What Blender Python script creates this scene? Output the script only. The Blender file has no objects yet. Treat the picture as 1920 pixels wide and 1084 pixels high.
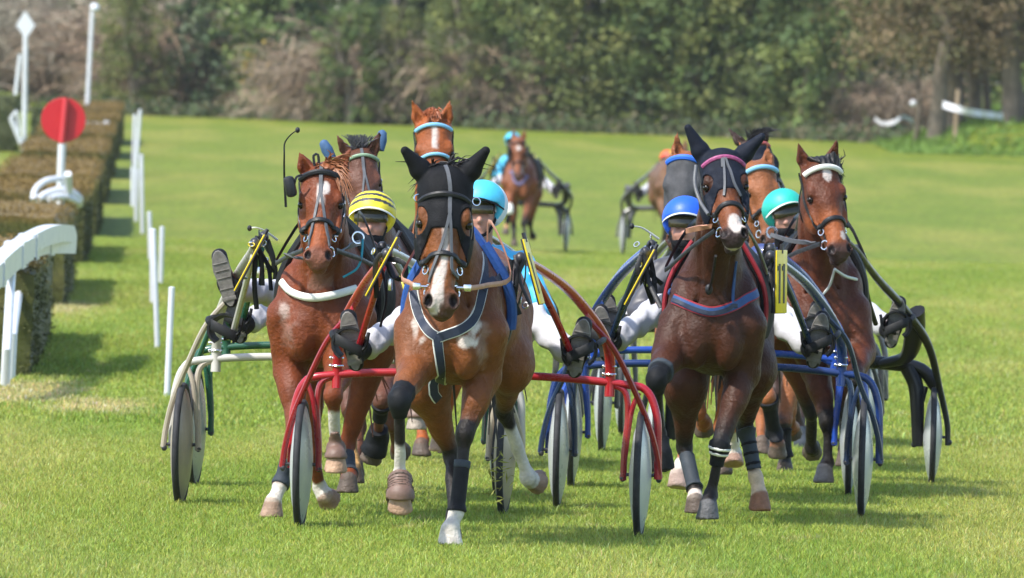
import bpy, bmesh, math, random
import numpy as np
from mathutils import Vector, Matrix

random.seed(7)
rng = np.random.default_rng(7)
SC = bpy.context.scene
COL = SC.collection
R_ = math.radians

# ------------------------------------------------------------------ camera
FPX = 25690.0                      # focal length in photo pixels (1920 wide)
CAM_H = 2.185
PITCH = math.atan((542 - 205) / FPX)
ROLL = R_(1.7)
cam_pos = np.array([0, 0, CAM_H])
_F = np.array([0, math.cos(PITCH), -math.sin(PITCH)])
_U0 = np.array([0, math.sin(PITCH), math.cos(PITCH)])
_R0 = np.array([1.0, 0, 0])
_R = math.cos(ROLL) * _R0 + math.sin(ROLL) * _U0
_U = -math.sin(ROLL) * _R0 + math.cos(ROLL) * _U0
cam_d = bpy.data.cameras.new('camera')
cam = bpy.data.objects.new('camera', cam_d)
COL.objects.link(cam)
cam.matrix_world = Matrix(((_R[0], _U[0], -_F[0], 0), (_R[1], _U[1], -_F[1], 0), (_R[2], _U[2], -_F[2], CAM_H), (0, 0, 0, 1)))
cam_d.sensor_width = 36
cam_d.lens = FPX / 1920 * 36
cam_d.clip_start = 1
cam_d.clip_end = 5000
cam_d.dof.use_dof = True
cam_d.dof.focus_distance = 69.5
cam_d.dof.aperture_fstop = 12.5
SC.camera = cam

# ------------------------------------------------------------------ light
SUN_EL = R_(52)
SUN_AZ = math.atan2(-0.78, -0.62)            # towards the sun: from the left, a little from the camera's side
W = bpy.data.worlds.new('World')
SC.world = W
W.use_nodes = True
nt = W.node_tree
sky = nt.nodes.new('ShaderNodeTexSky')
sky.sky_type = 'NISHITA'
sky.sun_disc = False
sky.sun_elevation = SUN_EL
sky.sun_rotation = SUN_AZ
nt.links.new(sky.outputs[0], nt.nodes['Background'].inputs[0])
nt.nodes['Background'].inputs[1].default_value = 0.15
sun_d = bpy.data.lights.new('sun', 'SUN')
sun_d.energy = 3.1
sun_d.angle = R_(2.5)
sun_d.color = (1, 0.95, 0.87)
sun = bpy.data.objects.new('sun', sun_d)
COL.objects.link(sun)
_ts = Vector((math.sin(SUN_AZ) * math.cos(SUN_EL), math.cos(SUN_AZ) * math.cos(SUN_EL), math.sin(SUN_EL)))
sun.rotation_euler = _ts.to_track_quat('Z', 'Y').to_euler()
SC.view_settings.view_transform = 'Standard'
SC.view_settings.look = 'None'
SC.view_settings.exposure = 1.05
SC.view_settings.gamma = 1
SC.view_settings.use_curve_mapping = False
SC.render.engine = 'CYCLES'
SC.cycles.use_denoising = True
SC.cycles.max_bounces = 6
SC.cycles.transparent_max_bounces = 8


def P(px, py, d):
    """world point seen at photo pixel (px, py) at distance d down the track"""
    v = _F + (px - 960) / FPX * _R - (py - 542) / FPX * _U
    return cam_pos + v * (d / v[1])


def gz(d):
    return 0.0 if d < 214 else 0.00825 * (min(d, 470) - 214)


def PG(px, d):
    """ground point at distance d under photo column px (column taken at the ground)"""
    p = P(px, 300, d)
    z = gz(d)
    for _ in range(4):
        # slide along the column so that z matches the ground
        py = 300 + (p[2] - z) * FPX / d
        q = P(px, py, d)
        if abs(q[2] - z) < 1e-4:
            break
        py2 = py + (q[2] - z) * FPX / d
        q = P(px, py2, d)
        return np.array([q[0], d, z])
    return np.array([q[0], d, z])


# ------------------------------------------------------------------ objects
def link(o, parent=None):
    COL.objects.link(o)
    if parent is not None:
        o.parent = parent
    return o


def thing(name, label, cat, loc=(0, 0, 0), rz=0.0, group=None):
    o = bpy.data.objects.new(name, None)
    o.empty_display_size = 0.2
    COL.objects.link(o)
    o.location = tuple(float(v) for v in loc)
    o.rotation_euler = (0, 0, rz)
    o['label'] = label
    o['category'] = cat
    if group:
        o['group'] = group
    return o


def tag(o, label=None, cat=None, group=None, kind=None):
    if label: o['label'] = label
    if cat: o['category'] = cat
    if group: o['group'] = group
    if kind: o['kind'] = kind
    return o


def mesh_np(name, V, Fq, mat=None, parent=None, smooth=True, col=None, loc=None):
    """V (n,3) array, Fq (m,4) or (m,3) int array"""
    V = np.ascontiguousarray(V, dtype=np.float32)
    Fq = np.ascontiguousarray(Fq, dtype=np.int32)
    me = bpy.data.meshes.new(name)
    n, m, k = len(V), len(Fq), Fq.shape[1] if len(Fq) else 3
    me.vertices.add(n)
    me.vertices.foreach_set('co', V.ravel())
    me.loops.add(m * k)
    me.loops.foreach_set('vertex_index', Fq.ravel())
    me.polygons.add(m)
    me.polygons.foreach_set('loop_start', np.arange(0, m * k, k, dtype=np.int32))
    me.polygons.foreach_set('use_smooth', np.full(m, smooth, dtype=bool))
    me.update(calc_edges=True)
    if col is not None:
        at = me.color_attributes.new('Col', 'FLOAT_COLOR', 'POINT')
        c4 = np.ones((n, 4), dtype=np.float32)
        c4[:, :3] = col
        at.data.foreach_set('color', c4.ravel())
    if mat is not None:
        me.materials.append(mat)
    o = bpy.data.objects.new(name, me)
    link(o, parent)
    if loc is not None:
        o.location = tuple(float(v) for v in loc)
    return o


class MB:
    """collects simple shapes into one mesh"""
    def __init__(s):
        s.v, s.f, s.n = [], [], 0

    def add(s, V, F):
        V = np.asarray(V, dtype=float)
        s.v.append(V)
        for f in F:
            s.f.append(tuple(int(i) + s.n for i in f))
        s.n += len(V)
        return s

    def box(s, c, size, R=None, bev=0.0):
        hx, hy, hz = [q / 2 for q in size]
        if bev <= 0:
            V = np.array([[x, y, z] for x in (-hx, hx) for y in (-hy, hy) for z in (-hz, hz)])
            F = [(0, 1, 3, 2), (4, 6, 7, 5), (0, 4, 5, 1), (2, 3, 7, 6), (0, 2, 6, 4), (1, 5, 7, 3)]
        else:
            b = bev
            V, F = [], []
            bm = bmesh.new()
            bmesh.ops.create_cube(bm, size=1)
            for v in bm.verts:
                v.co = Vector((v.co.x * 2 * hx, v.co.y * 2 * hy, v.co.z * 2 * hz))
            bmesh.ops.bevel(bm, geom=list(bm.edges), offset=b, segments=2, affect='EDGES', profile=0.5)
            bm.verts.index_update()
            V = np.array([v.co[:] for v in bm.verts])
            F = [tuple(v.index for v in f.verts) for f in bm.faces]
            bm.free()
        if R is not None:
            V = V @ np.asarray(R).T
        return s.add(V + np.asarray(c), F)

    def tube(s, pts, r, seg=8, caps=True, flat=None, up=None, rot=0.0):
        """swept round (or elliptical, flat=(su,sv)) section; r a number or one per point"""
        pts = np.asarray(pts, dtype=float)
        n = len(pts)
        rr = np.full(n, r, dtype=float) if np.isscalar(r) else np.interp(np.linspace(0, 1, n), np.linspace(0, 1, len(r)), r)
        T = np.gradient(pts, axis=0)
        T /= np.linalg.norm(T, axis=1)[:, None] + 1e-12
        u0 = np.array(up if up is not None else (0, 0, 1.0), dtype=float)
        if up is None and abs(T[0] @ u0) > 0.9:
            u0 = np.array([1.0, 0, 0])
        V, F = [], []
        u = u0
        fu, fv = flat if flat else (1, 1)
        for i in range(n):
            u = u - T[i] * (u @ T[i])
            u /= np.linalg.norm(u) + 1e-12
            w = np.cross(T[i], u)
            for k in range(seg):
                a = 2 * math.pi * k / seg + rot
                V.append(pts[i] + rr[i] * (fu * math.cos(a) * u + fv * math.sin(a) * w))
        for i in range(n - 1):
            for k in range(seg):
                a, b = i * seg + k, i * seg + (k + 1) % seg
                F.append((a, b, b + seg, a + seg))
        if caps:
            F.append(tuple(range(seg))[::-1])
            F.append(tuple((n - 1) * seg + k for k in range(seg)))
        return s.add(V, F)

    def torus(s, c, ax, R, r, seg=24, sec=8):
        ax = np.asarray(ax, float); ax /= np.linalg.norm(ax)
        t = np.array([0, 0, 1.0]) if abs(ax[2]) < 0.9 else np.array([1.0, 0, 0])
        u = np.cross(ax, t); u /= np.linalg.norm(u); w = np.cross(ax, u)
        V, F = [], []
        for i in range(seg):
            a = 2 * math.pi * i / seg
            dr = math.cos(a) * u + math.sin(a) * w
            for k in range(sec):
                b = 2 * math.pi * k / sec
                V.append(np.asarray(c) + dr * (R + r * math.cos(b)) + ax * r * math.sin(b))
        for i in range(seg):
            for k in range(sec):
                F.append((i * sec + k, i * sec + (k + 1) % sec, ((i + 1) % seg) * sec + (k + 1) % sec, ((i + 1) % seg) * sec + k))
        return s.add(V, F)

    def lathe(s, prof, c=(0, 0, 0), ax=(0, 0, 1), seg=24):
        """prof: list of (radius, height along ax)"""
        ax = np.asarray(ax, float); ax /= np.linalg.norm(ax)
        t = np.array([0, 0, 1.0]) if abs(ax[2]) < 0.9 else np.array([1.0, 0, 0])
        u = np.cross(t, ax); u /= np.linalg.norm(u); w = np.cross(ax, u)
        V, F = [], []
        for (r, h) in prof:
            for k in range(seg):
                a = 2 * math.pi * k / seg
                V.append(np.asarray(c) + ax * h + r * (math.cos(a) * u + math.sin(a) * w))
        for i in range(len(prof) - 1):
            for k in range(seg):
                F.append((i * seg + k, i * seg + (k + 1) % seg, (i + 1) * seg + (k + 1) % seg, (i + 1) * seg + k))
        return s.add(V, F)

    def ball(s, c, r, seg=14, rings=9, R=None):
        r = np.full(3, r, float) if np.isscalar(r) else np.asarray(r, float)
        V, F = [], []
        for i in range(rings + 1):
            th = math.pi * i / rings
            for k in range(seg):
                a = 2 * math.pi * k / seg
                V.append((math.sin(th) * math.cos(a) * r[0], math.sin(th) * math.sin(a) * r[1], math.cos(th) * r[2]))
        for i in range(rings):
            for k in range(seg):
                F.append((i * seg + k, (i + 1) * seg + k, (i + 1) * seg + (k + 1) % seg, i * seg + (k + 1) % seg))
        V = np.array(V)
        if R is not None:
            V = V @ np.asarray(R)
        return s.add(V + np.asarray(c), F)

    def build(s, name, mat, parent=None, smooth=True, loc=None):
        me = bpy.data.meshes.new(name)
        V = np.concatenate(s.v) if s.v else np.zeros((0, 3))
        me.from_pydata([tuple(v) for v in V.tolist()], [], s.f)
        me.polygons.foreach_set('use_smooth', np.full(len(me.polygons), smooth, dtype=bool))
        me.materials.append(mat)
        if smooth:
            try:
                me.set_sharp_from_angle(angle=R_(42))
            except Exception:
                pass
        me.update()
        o = bpy.data.objects.new(name, me)
        link(o, parent)
        if loc is not None:
            o.location = tuple(float(v) for v in loc)
        return o


def spl(pts, n=24):
    """smooth curve through points (centripetal-ish Catmull-Rom)"""
    P0 = np.asarray(pts, float)
    if len(P0) < 3:
        t = np.linspace(0, 1, n)[:, None]
        return P0[0] * (1 - t) + P0[-1] * t
    Q = np.vstack([2 * P0[0] - P0[1], P0, 2 * P0[-1] - P0[-2]])
    seglen = np.linalg.norm(np.diff(P0, axis=0), axis=1)
    cum = np.concatenate([[0], np.cumsum(seglen)])
    out = []
    for s in np.linspace(0, cum[-1], n):
        i = min(max(int(np.searchsorted(cum, s) - 1), 0), len(P0) - 2)
        t = (s - cum[i]) / (seglen[i] + 1e-9)
        a, b, c, d = Q[i], Q[i + 1], Q[i + 2], Q[i + 3]
        out.append(0.5 * (2 * b + (c - a) * t + (2 * a - 5 * b + 4 * c - d) * t * t + (3 * b - a - 3 * c + d) * t ** 3))
    return np.array(out)


# ------------------------------------------------------------------ materials
MATS = {}


def pm(name, color, rough=0.5, metal=0.0, noise=0.0, nscale=12.0, bump=0.0, bscale=60.0, spec=0.5, coat=0.0, attr=False, sheen=0.0, trans=0.0, stretch=None):
    if name in MATS:
        return MATS[name]
    m = bpy.data.materials.new(name)
    m.use_nodes = True
    nt = m.node_tree
    b = nt.nodes['Principled BSDF']
    b.inputs['Roughness'].default_value = rough
    b.inputs['Metallic'].default_value = metal
    b.inputs['Specular IOR Level'].default_value = spec
    b.inputs['Coat Weight'].default_value = coat
    b.inputs['Coat Roughness'].default_value = 0.12
    b.inputs['Sheen Weight'].default_value = sheen
    tc = nt.nodes.new('ShaderNodeTexCoord')
    src = tc.outputs['Object']
    if stretch:
        mp = nt.nodes.new('ShaderNodeMapping')
        mp.inputs['Scale'].default_value = stretch
        nt.links.new(src, mp.inputs[0])
        src = mp.outputs[0]
    if attr:
        a = nt.nodes.new('ShaderNodeAttribute')
        a.attribute_name = 'Col'
        csock = a.outputs['Color']
    else:
        rgb = nt.nodes.new('ShaderNodeRGB')
        rgb.outputs[0].default_value = (*color, 1)
        csock = rgb.outputs[0]
    if noise > 0:
        n = nt.nodes.new('ShaderNodeTexNoise')
        n.inputs['Scale'].default_value = nscale
        n.inputs['Detail'].default_value = 5
        n.inputs['Roughness'].default_value = 0.65
        nt.links.new(src, n.inputs['Vector'])
        mr = nt.nodes.new('ShaderNodeMapRange')
        mr.inputs['From Min'].default_value = 0.28
        mr.inputs['From Max'].default_value = 0.72
        mr.inputs['To Min'].default_value = 1 - noise
        mr.inputs['To Max'].default_value = 1 + noise
        nt.links.new(n.outputs['Fac'], mr.inputs['Value'])
        mx = nt.nodes.new('ShaderNodeVectorMath')
        mx.operation = 'SCALE'
        nt.links.new(csock, mx.inputs[0])
        nt.links.new(mr.outputs[0], mx.inputs['Scale'])
        csock = mx.outputs[0]
        mr2 = nt.nodes.new('ShaderNodeMapRange')
        mr2.inputs['From Min'].default_value = 0.3
        mr2.inputs['From Max'].default_value = 0.7
        mr2.inputs['To Min'].default_value = min(1, rough + 0.1)
        mr2.inputs['To Max'].default_value = max(0.02, rough - 0.1)
        nt.links.new(n.outputs['Fac'], mr2.inputs['Value'])
        nt.links.new(mr2.outputs[0], b.inputs['Roughness'])
    nt.links.new(csock, b.inputs['Base Color'])
    if bump > 0:
        n2 = nt.nodes.new('ShaderNodeTexNoise')
        n2.inputs['Scale'].default_value = bscale
        n2.inputs['Detail'].default_value = 4
        nt.links.new(src, n2.inputs['Vector'])
        bp = nt.nodes.new('ShaderNodeBump')
        bp.inputs['Strength'].default_value = bump
        bp.inputs['Distance'].default_value = 0.01
        nt.links.new(n2.outputs['Fac'], bp.inputs['Height'])
        nt.links.new(bp.outputs[0], b.inputs['Normal'])
    if trans > 0:
        tr = nt.nodes.new('ShaderNodeBsdfTranslucent')
        nt.links.new(csock, tr.inputs[0])
        mx2 = nt.nodes.new('ShaderNodeMixShader')
        mx2.inputs[0].default_value = trans
        nt.links.new(b.outputs[0], mx2.inputs[1])
        nt.links.new(tr.outputs[0], mx2.inputs[2])
        nt.links.new(mx2.outputs[0], nt.nodes['Material Output'].inputs[0])
    MATS[name] = m
    return m


# ------------------------------------------------------------------ implicit bodies
class Fig:
    """organic body as a smooth union of tapered limbs and muscle ellipsoids, meshed with surface nets"""
    def __init__(s):
        s.P = []

    def cone(s, a, b, ra, rb, k=0.03, ax=None, sc=1.0, op='u'):
        a = np.asarray(a, float); b = np.asarray(b, float)
        M = np.eye(3)
        if ax is not None:
            ax = np.asarray(ax, float); ax = ax / np.linalg.norm(ax)
            M = M + np.outer(ax, ax) * (1 / sc - 1)
        ba = M @ (b - a)
        bb = float(ba @ ba) + 1e-12
        g = min(1.0, sc) ** 0.5 if ax is not None else 1.0

        def fn(x, y, z, a=a, M=M, ba=ba, bb=bb, ra=ra, rb=rb, g=g):
            dx, dy, dz = x - a[0], y - a[1], z - a[2]
            qx = M[0, 0] * dx + M[0, 1] * dy + M[0, 2] * dz
            qy = M[1, 0] * dx + M[1, 1] * dy + M[1, 2] * dz
            qz = M[2, 0] * dx + M[2, 1] * dy + M[2, 2] * dz
            h = np.clip((qx * ba[0] + qy * ba[1] + qz * ba[2]) / bb, 0, 1)
            return (np.sqrt((qx - h * ba[0]) ** 2 + (qy - h * ba[1]) ** 2 + (qz - h * ba[2]) ** 2) - (ra + (rb - ra) * h)) * g
        m = max(ra, rb) * max(1.0, sc)
        s.P.append((fn, np.minimum(a, b) - m, np.maximum(a, b) + m, k, op))
        return s

    def ell(s, c, r, R=None, k=0.03, op='u'):
        c = np.asarray(c, float); r = np.asarray(r, float)
        M = np.eye(3) if R is None else np.asarray(R, float)     # rows = axes

        def fn(x, y, z, c=c, r=r, M=M):
            dx, dy, dz = x - c[0], y - c[1], z - c[2]
            q0 = (M[0, 0] * dx + M[0, 1] * dy + M[0, 2] * dz) / r[0]
            q1 = (M[1, 0] * dx + M[1, 1] * dy + M[1, 2] * dz) / r[1]
            q2 = (M[2, 0] * dx + M[2, 1] * dy + M[2, 2] * dz) / r[2]
            k0 = np.sqrt(q0 * q0 + q1 * q1 + q2 * q2)
            k1 = np.sqrt((q0 / r[0]) ** 2 + (q1 / r[1]) ** 2 + (q2 / r[2]) ** 2)
            return k0 * (k0 - 1) / np.maximum(k1, 1e-6)
        m = max(r)
        s.P.append((fn, c - m, c + m, k, op))
        return s

    def hoof(s, cor, sole, nrm, r0, r1, k=0.012):
        cor = np.asarray(cor, float); sole = np.asarray(sole, float); nrm = np.asarray(nrm, float)
        nrm = nrm / np.linalg.norm(nrm)
        tmp = Fig().cone(cor, sole, r0, r1)
        f0 = tmp.P[0][0]

        def fn(x, y, z):
            return np.maximum(f0(x, y, z), (x - sole[0]) * nrm[0] + (y - sole[1]) * nrm[1] + (z - sole[2]) * nrm[2])
        s.P.append((fn, np.minimum(cor, sole) - r1, np.maximum(cor, sole) + r1, k, 'u'))
        return s

    @staticmethod
    def _op(a, b, k, op):
        if op == 'u':
            h = np.clip(0.5 + 0.5 * (a - b) / k, 0, 1)
            return a + (b - a) * h - k * h * (1 - h)
        h = np.clip(0.5 - 0.5 * (a + b) / k, 0, 1)           # carve b out of a
        return a + (-b - a) * h + k * h * (1 - h)

    def at(s, p, cull=0.12):
        p = np.asarray(p, float)
        x, y, z = p[..., 0], p[..., 1], p[..., 2]
        flat = p.reshape(-1, 3)
        plo, phi = flat.min(0) - cull, flat.max(0) + cull
        if getattr(s, '_n', 0) != len(s.P):
            s._lo = np.array([q[1] for q in s.P]); s._hi = np.array([q[2] for q in s.P]); s._n = len(s.P)
        use = np.nonzero(((s._lo < phi) & (s._hi > plo)).all(1))[0]
        v = np.full(x.shape, cull)
        for i in use:
            fn, lo, hi, k, op = s.P[i]
            v = s._op(v, fn(x, y, z), k, op)
        return v

    def grad(s, p, e=0.002):
        p = np.asarray(p, float)
        E = np.concatenate([np.eye(3) * e, -np.eye(3) * e])
        q = p[None] + E.reshape((6,) + (1,) * (p.ndim - 1) + (3,))
        v = s.at(q)
        return np.moveaxis((v[:3] - v[3:]) / (2 * e), 0, -1)

    def snap_pts(s, p, off=0.0, it=10):
        p = np.array(p, float)
        for _ in range(it):
            v = s.at(p) - off
            g = s.grad(p)
            p = p - (v / np.maximum((g * g).sum(-1), .05))[..., None] * g * .9
        return p

    def grid(s, lo, hi, h):
        n = np.ceil((np.asarray(hi) - np.asarray(lo)) / h).astype(int) + 1
        xs = [(lo[i] + h * np.arange(n[i])).astype(np.float32) for i in range(3)]
        v = np.full(n, 0.6, dtype=np.float32)
        for fn, plo, phi, k, op in s.P:
            m = k + 3 * h + 0.012
            i0 = np.clip(np.floor((plo - m - lo) / h).astype(int), 0, n)
            i1 = np.clip(np.ceil((phi + m - lo) / h).astype(int) + 1, 0, n)
            if np.any(i1 <= i0):
                continue
            sl = tuple(slice(int(a), int(b)) for a, b in zip(i0, i1))
            X = xs[0][sl[0]][:, None, None]; Y = xs[1][sl[1]][None, :, None]; Z = xs[2][sl[2]][None, None, :]
            v[sl] = s._op(v[sl], fn(X, Y, Z).astype(np.float32), k, op)
        return v, xs

    def bounds(s):
        lo = np.min([p[1] for p in s.P if p[4] == 'u'], axis=0) - 0.04
        hi = np.max([p[2] for p in s.P if p[4] == 'u'], axis=0) + 0.04
        return lo, hi

    def mesh(s, h, lo=None, hi=None, post=None):
        if lo is None:
            lo, hi = s.bounds()
        v, xs = s.grid(np.asarray(lo, float), np.asarray(hi, float), h)
        if post is not None:
            v = post(v, xs[0][:, None, None], xs[1][None, :, None], xs[2][None, None, :])
        return nets(v, np.asarray(lo, float), h)


def nets(v, lo, h):
    s = v < 0
    n = np.array(v.shape) - 1
    c = np.zeros(n, dtype=np.int8)
    cs = [(i, j, k) for i in (0, 1) for j in (0, 1) for k in (0, 1)]
    for i, j, k in cs:
        c += s[i:i + n[0], j:j + n[1], k:k + n[2]]
    mask = (c > 0) & (c < 8)
    I, J, K = np.nonzero(mask)
    idx = np.full(n, -1, dtype=np.int32)
    idx[I, J, K] = np.arange(len(I))
    acc = np.zeros((len(I), 3)); cnt = np.zeros(len(I))
    for a in range(3):
        for o1 in (0, 1):
            for o2 in (0, 1):
                p = [0, 0, 0]; q = [0, 0, 0]
                others = [t for t in range(3) if t != a]
                p[others[0]] = q[others[0]] = o1
                p[others[1]] = q[others[1]] = o2
                q[a] = 1
                va = v[I + p[0], J + p[1], K + p[2]]; vb = v[I + q[0], J + q[1], K + q[2]]
                cr = (va < 0) != (vb < 0)
                t = np.where(cr, va / np.where(cr, va - vb, 1), 0)
                w = cr.astype(float)
                for ax in range(3):
                    acc[:, ax] += w * (p[ax] + (t if ax == a else 0))
                cnt += w
    V = (np.stack([I, J, K], 1) + acc / np.maximum(cnt, 1)[:, None]) * h + lo
    Fs = []
    for a in range(3):
        b, c2 = (a + 1) % 3, (a + 2) % 3
        sl0 = [slice(None)] * 3; sl1 = [slice(None)] * 3
        sl0[a] = slice(0, -1); sl1[a] = slice(1, None)
        d = s[tuple(sl0)] != s[tuple(sl1)]
        E = np.array(np.nonzero(d)).T
        ok = (E[:, b] > 0) & (E[:, c2] > 0) & (E[:, b] < n[b]) & (E[:, c2] < n[c2])
        E = E[ok]
        inside = s[E[:, 0], E[:, 1], E[:, 2]]
        def cell(db, dc):
            e = E.copy(); e[:, b] += db; e[:, c2] += dc
            return idx[e[:, 0], e[:, 1], e[:, 2]]
        q = np.stack([cell(-1, -1), cell(0, -1), cell(0, 0), cell(-1, 0)], 1)
        q[~inside] = q[~inside][:, ::-1]
        Fs.append(q)
    F = np.concatenate(Fs)
    F = F[(F >= 0).all(1)]
    return V, F


def vnoise(p, scale, seed=0, octs=3):
    r = np.random.default_rng(seed)
    out = np.zeros(len(p))
    amp, tot = 1.0, 0.0
    for o in range(octs):
        for _ in range(4):
            w = r.normal(size=3) * scale * (1.9 ** o)
            out += amp * np.sin(p @ w + r.uniform(0, 6.28))
        tot += amp * 2
        amp *= 0.6
    return out / tot                      # roughly -1..1


def sstep(a, b, x):
    t = np.clip((x - a) / (b - a), 0, 1)
    return t * t * (3 - 2 * t)


def ortho(a, b):
    """orthonormal frame with z along a, y towards b"""
    a = np.asarray(a, float); a = a / np.linalg.norm(a)
    b = np.asarray(b, float); b = b - a * (a @ b); b = b / np.linalg.norm(b)
    return np.stack([np.cross(b, a), b, a])


def strands(mb, roots, tips, bend, r0, n=6, seg=3, jitter=0.3, seed=1):
    rr = np.random.default_rng(seed)
    for a, b in zip(roots, tips):
        a = np.asarray(a, float); b = np.asarray(b, float)
        L = np.linalg.norm(b - a)
        mid = (a + b) / 2 + np.asarray(bend) * L + rr.normal(size=3) * jitter * L * 0.25
        mb.tube(spl([a, mid, b], n), [r0, r0 * 0.9, r0 * 0.2], seg=seg)
    return mb
# ================================================================== SETTING
def turf_group():
    """turf colour as a function of place: broad patches, mowing bands, straw-coloured wear"""
    g = bpy.data.node_groups.new('turf_colour', 'ShaderNodeTree')
    g.interface.new_socket('Color', in_out='OUTPUT', socket_type='NodeSocketColor')
    N, L = g.nodes, g.links
    out = N.new('NodeGroupOutput')
    geo = N.new('ShaderNodeNewGeometry')
    def noise(scale, st, detail=3):
        mp = N.new('ShaderNodeMapping'); mp.inputs['Scale'].default_value = st
        L.new(geo.outputs['Position'], mp.inputs[0])
        n = N.new('ShaderNodeTexNoise'); n.inputs['Scale'].default_value = scale; n.inputs['Detail'].default_value = detail
        L.new(mp.outputs[0], n.inputs['Vector'])
        return n.outputs['Fac']
    def ramp(fac, lo, hi):
        m = N.new('ShaderNodeMapRange'); m.interpolation_type = 'SMOOTHSTEP'
        m.inputs['From Min'].default_value = lo; m.inputs['From Max'].default_value = hi
        L.new(fac, m.inputs['Value']); return m.outputs[0]
    def mix(fac, a, b):
        m = N.new('ShaderNodeMix'); m.data_type = 'RGBA'
        L.new(fac, m.inputs['Factor'])
        for s, v in (('A', a), ('B', b)):
            sock = [i for i in m.inputs if i.name == s and i.type == 'RGBA'][0]
            if isinstance(v, tuple): sock.default_value = (*v, 1)
            else: L.new(v, sock)
        return [o for o in m.outputs if o.type == 'RGBA'][0]
    c = mix(ramp(noise(0.55, (1, 0.16, 1)), 0.35, 0.65), TURF_A, TURF_B)
    c = mix(ramp(noise(1.0, (0.5, 0.045, 1)), 0.46, 0.68), c, TURF_C)
    c = mix(ramp(noise(3.5, (1, 0.25, 1)), 0.60, 0.74), c, TURF_D)
    # worn, straw-coloured ground by the running rail
    for (px, py, d, rx, ry) in ((45, 765, 100, 0.55, 5.0), (190, 800, 96, 0.5, 3.0), (120, 598, 140, 0.35, 5.0)):
        q = P(px, py, d)
        vs = N.new('ShaderNodeVectorMath'); vs.operation = 'SUBTRACT'; vs.inputs[1].default_value = (q[0], q[1], 0)
        L.new(geo.outputs['Position'], vs.inputs[0])
        vm = N.new('ShaderNodeVectorMath'); vm.operation = 'MULTIPLY'; vm.inputs[1].default_value = (1 / rx, 1 / ry, 0)
        L.new(vs.outputs[0], vm.inputs[0])
        ln = N.new('ShaderNodeVectorMath'); ln.operation = 'LENGTH'
        L.new(vm.outputs[0], ln.inputs[0])
        ad = N.new('ShaderNodeMath'); ad.operation = 'MULTIPLY_ADD'; ad.inputs[1].default_value = 1.6; ad.inputs[2].default_value = -0.8
        L.new(noise(2.2, (1, 0.3, 1)), ad.inputs[0])
        sm = N.new('ShaderNodeMath'); sm.operation = 'ADD'
        L.new(ln.outputs['Value'], sm.inputs[0]); L.new(ad.outputs[0], sm.inputs[1])
        c = mix(ramp(sm.outputs[0], 1.1, 0.35), c, TURF_DRY)
    L.new(c, out.inputs[0])
    return g


TURF_A = (0.262, 0.325, 0.054)
TURF_B = (0.212, 0.292, 0.044)
TURF_C = (0.335, 0.36, 0.085)
TURF_D = (0.33, 0.34, 0.10)
TURF_DRY = (0.42, 0.39, 0.15)
TG = turf_group()


def turf_mat(name, attr, trans):
    m = bpy.data.materials.new(name); m.use_nodes = True
    nt = m.node_tree; b = nt.nodes['Principled BSDF']
    b.inputs['Roughness'].default_value = 0.7 if not attr else 0.5
    b.inputs['Specular IOR Level'].default_value = 0.25 if attr else 0.05
    g = nt.nodes.new('ShaderNodeGroup'); g.node_tree = TG
    c = g.outputs[0]
    if attr:
        a = nt.nodes.new('ShaderNodeAttribute'); a.attribute_name = 'Col'
        mx = nt.nodes.new('ShaderNodeVectorMath'); mx.operation = 'MULTIPLY'
        nt.links.new(c, mx.inputs[0]); nt.links.new(a.outputs['Color'], mx.inputs[1])
        c = mx.outputs[0]
    else:
        tc = nt.nodes.new('ShaderNodeTexCoord')
        mp = nt.nodes.new('ShaderNodeMapping'); mp.inputs['Scale'].default_value = (1, 0.12, 1)
        nt.links.new(tc.outputs['Object'], mp.inputs[0])
        n = nt.nodes.new('ShaderNodeTexNoise'); n.inputs['Scale'].default_value = 9; n.inputs['Detail'].default_value = 6
        nt.links.new(mp.outputs[0], n.inputs['Vector'])
        mr = nt.nodes.new('ShaderNodeMapRange')
        mr.inputs['From Min'].default_value = .3; mr.inputs['From Max'].default_value = .7
        mr.inputs['To Min'].default_value = .58; mr.inputs['To Max'].default_value = .95
        nt.links.new(n.outputs['Fac'], mr.inputs['Value'])
        mx = nt.nodes.new('ShaderNodeVectorMath'); mx.operation = 'SCALE'
        nt.links.new(c, mx.inputs[0]); nt.links.new(mr.outputs[0], mx.inputs['Scale'])
        tn = nt.nodes.new('ShaderNodeVectorMath'); tn.operation = 'MULTIPLY'; tn.inputs[1].default_value = (.735, .73, .50)
        nt.links.new(mx.outputs[0], tn.inputs[0])
        c = tn.outputs[0]
        bp = nt.nodes.new('ShaderNodeBump'); bp.inputs['Strength'].default_value = .5; bp.inputs['Distance'].default_value = .05
        nt.links.new(n.outputs['Fac'], bp.inputs['Height']); nt.links.new(bp.outputs[0], b.inputs['Normal'])
    nt.links.new(c, b.inputs['Base Color'])
    if trans:
        tr = nt.nodes.new('ShaderNodeBsdfTranslucent'); nt.links.new(c, tr.inputs[0])
        ms = nt.nodes.new('ShaderNodeMixShader'); ms.inputs[0].default_value = trans
        nt.links.new(b.outputs[0], ms.inputs[1]); nt.links.new(tr.outputs[0], ms.inputs[2])
        nt.links.new(ms.outputs[0], nt.nodes['Material Output'].inputs[0])
    return m


M_GROUND = turf_mat('turf_ground', False, 0)
M_BLADE = turf_mat('grass_blades', True, 0.45)

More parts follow.
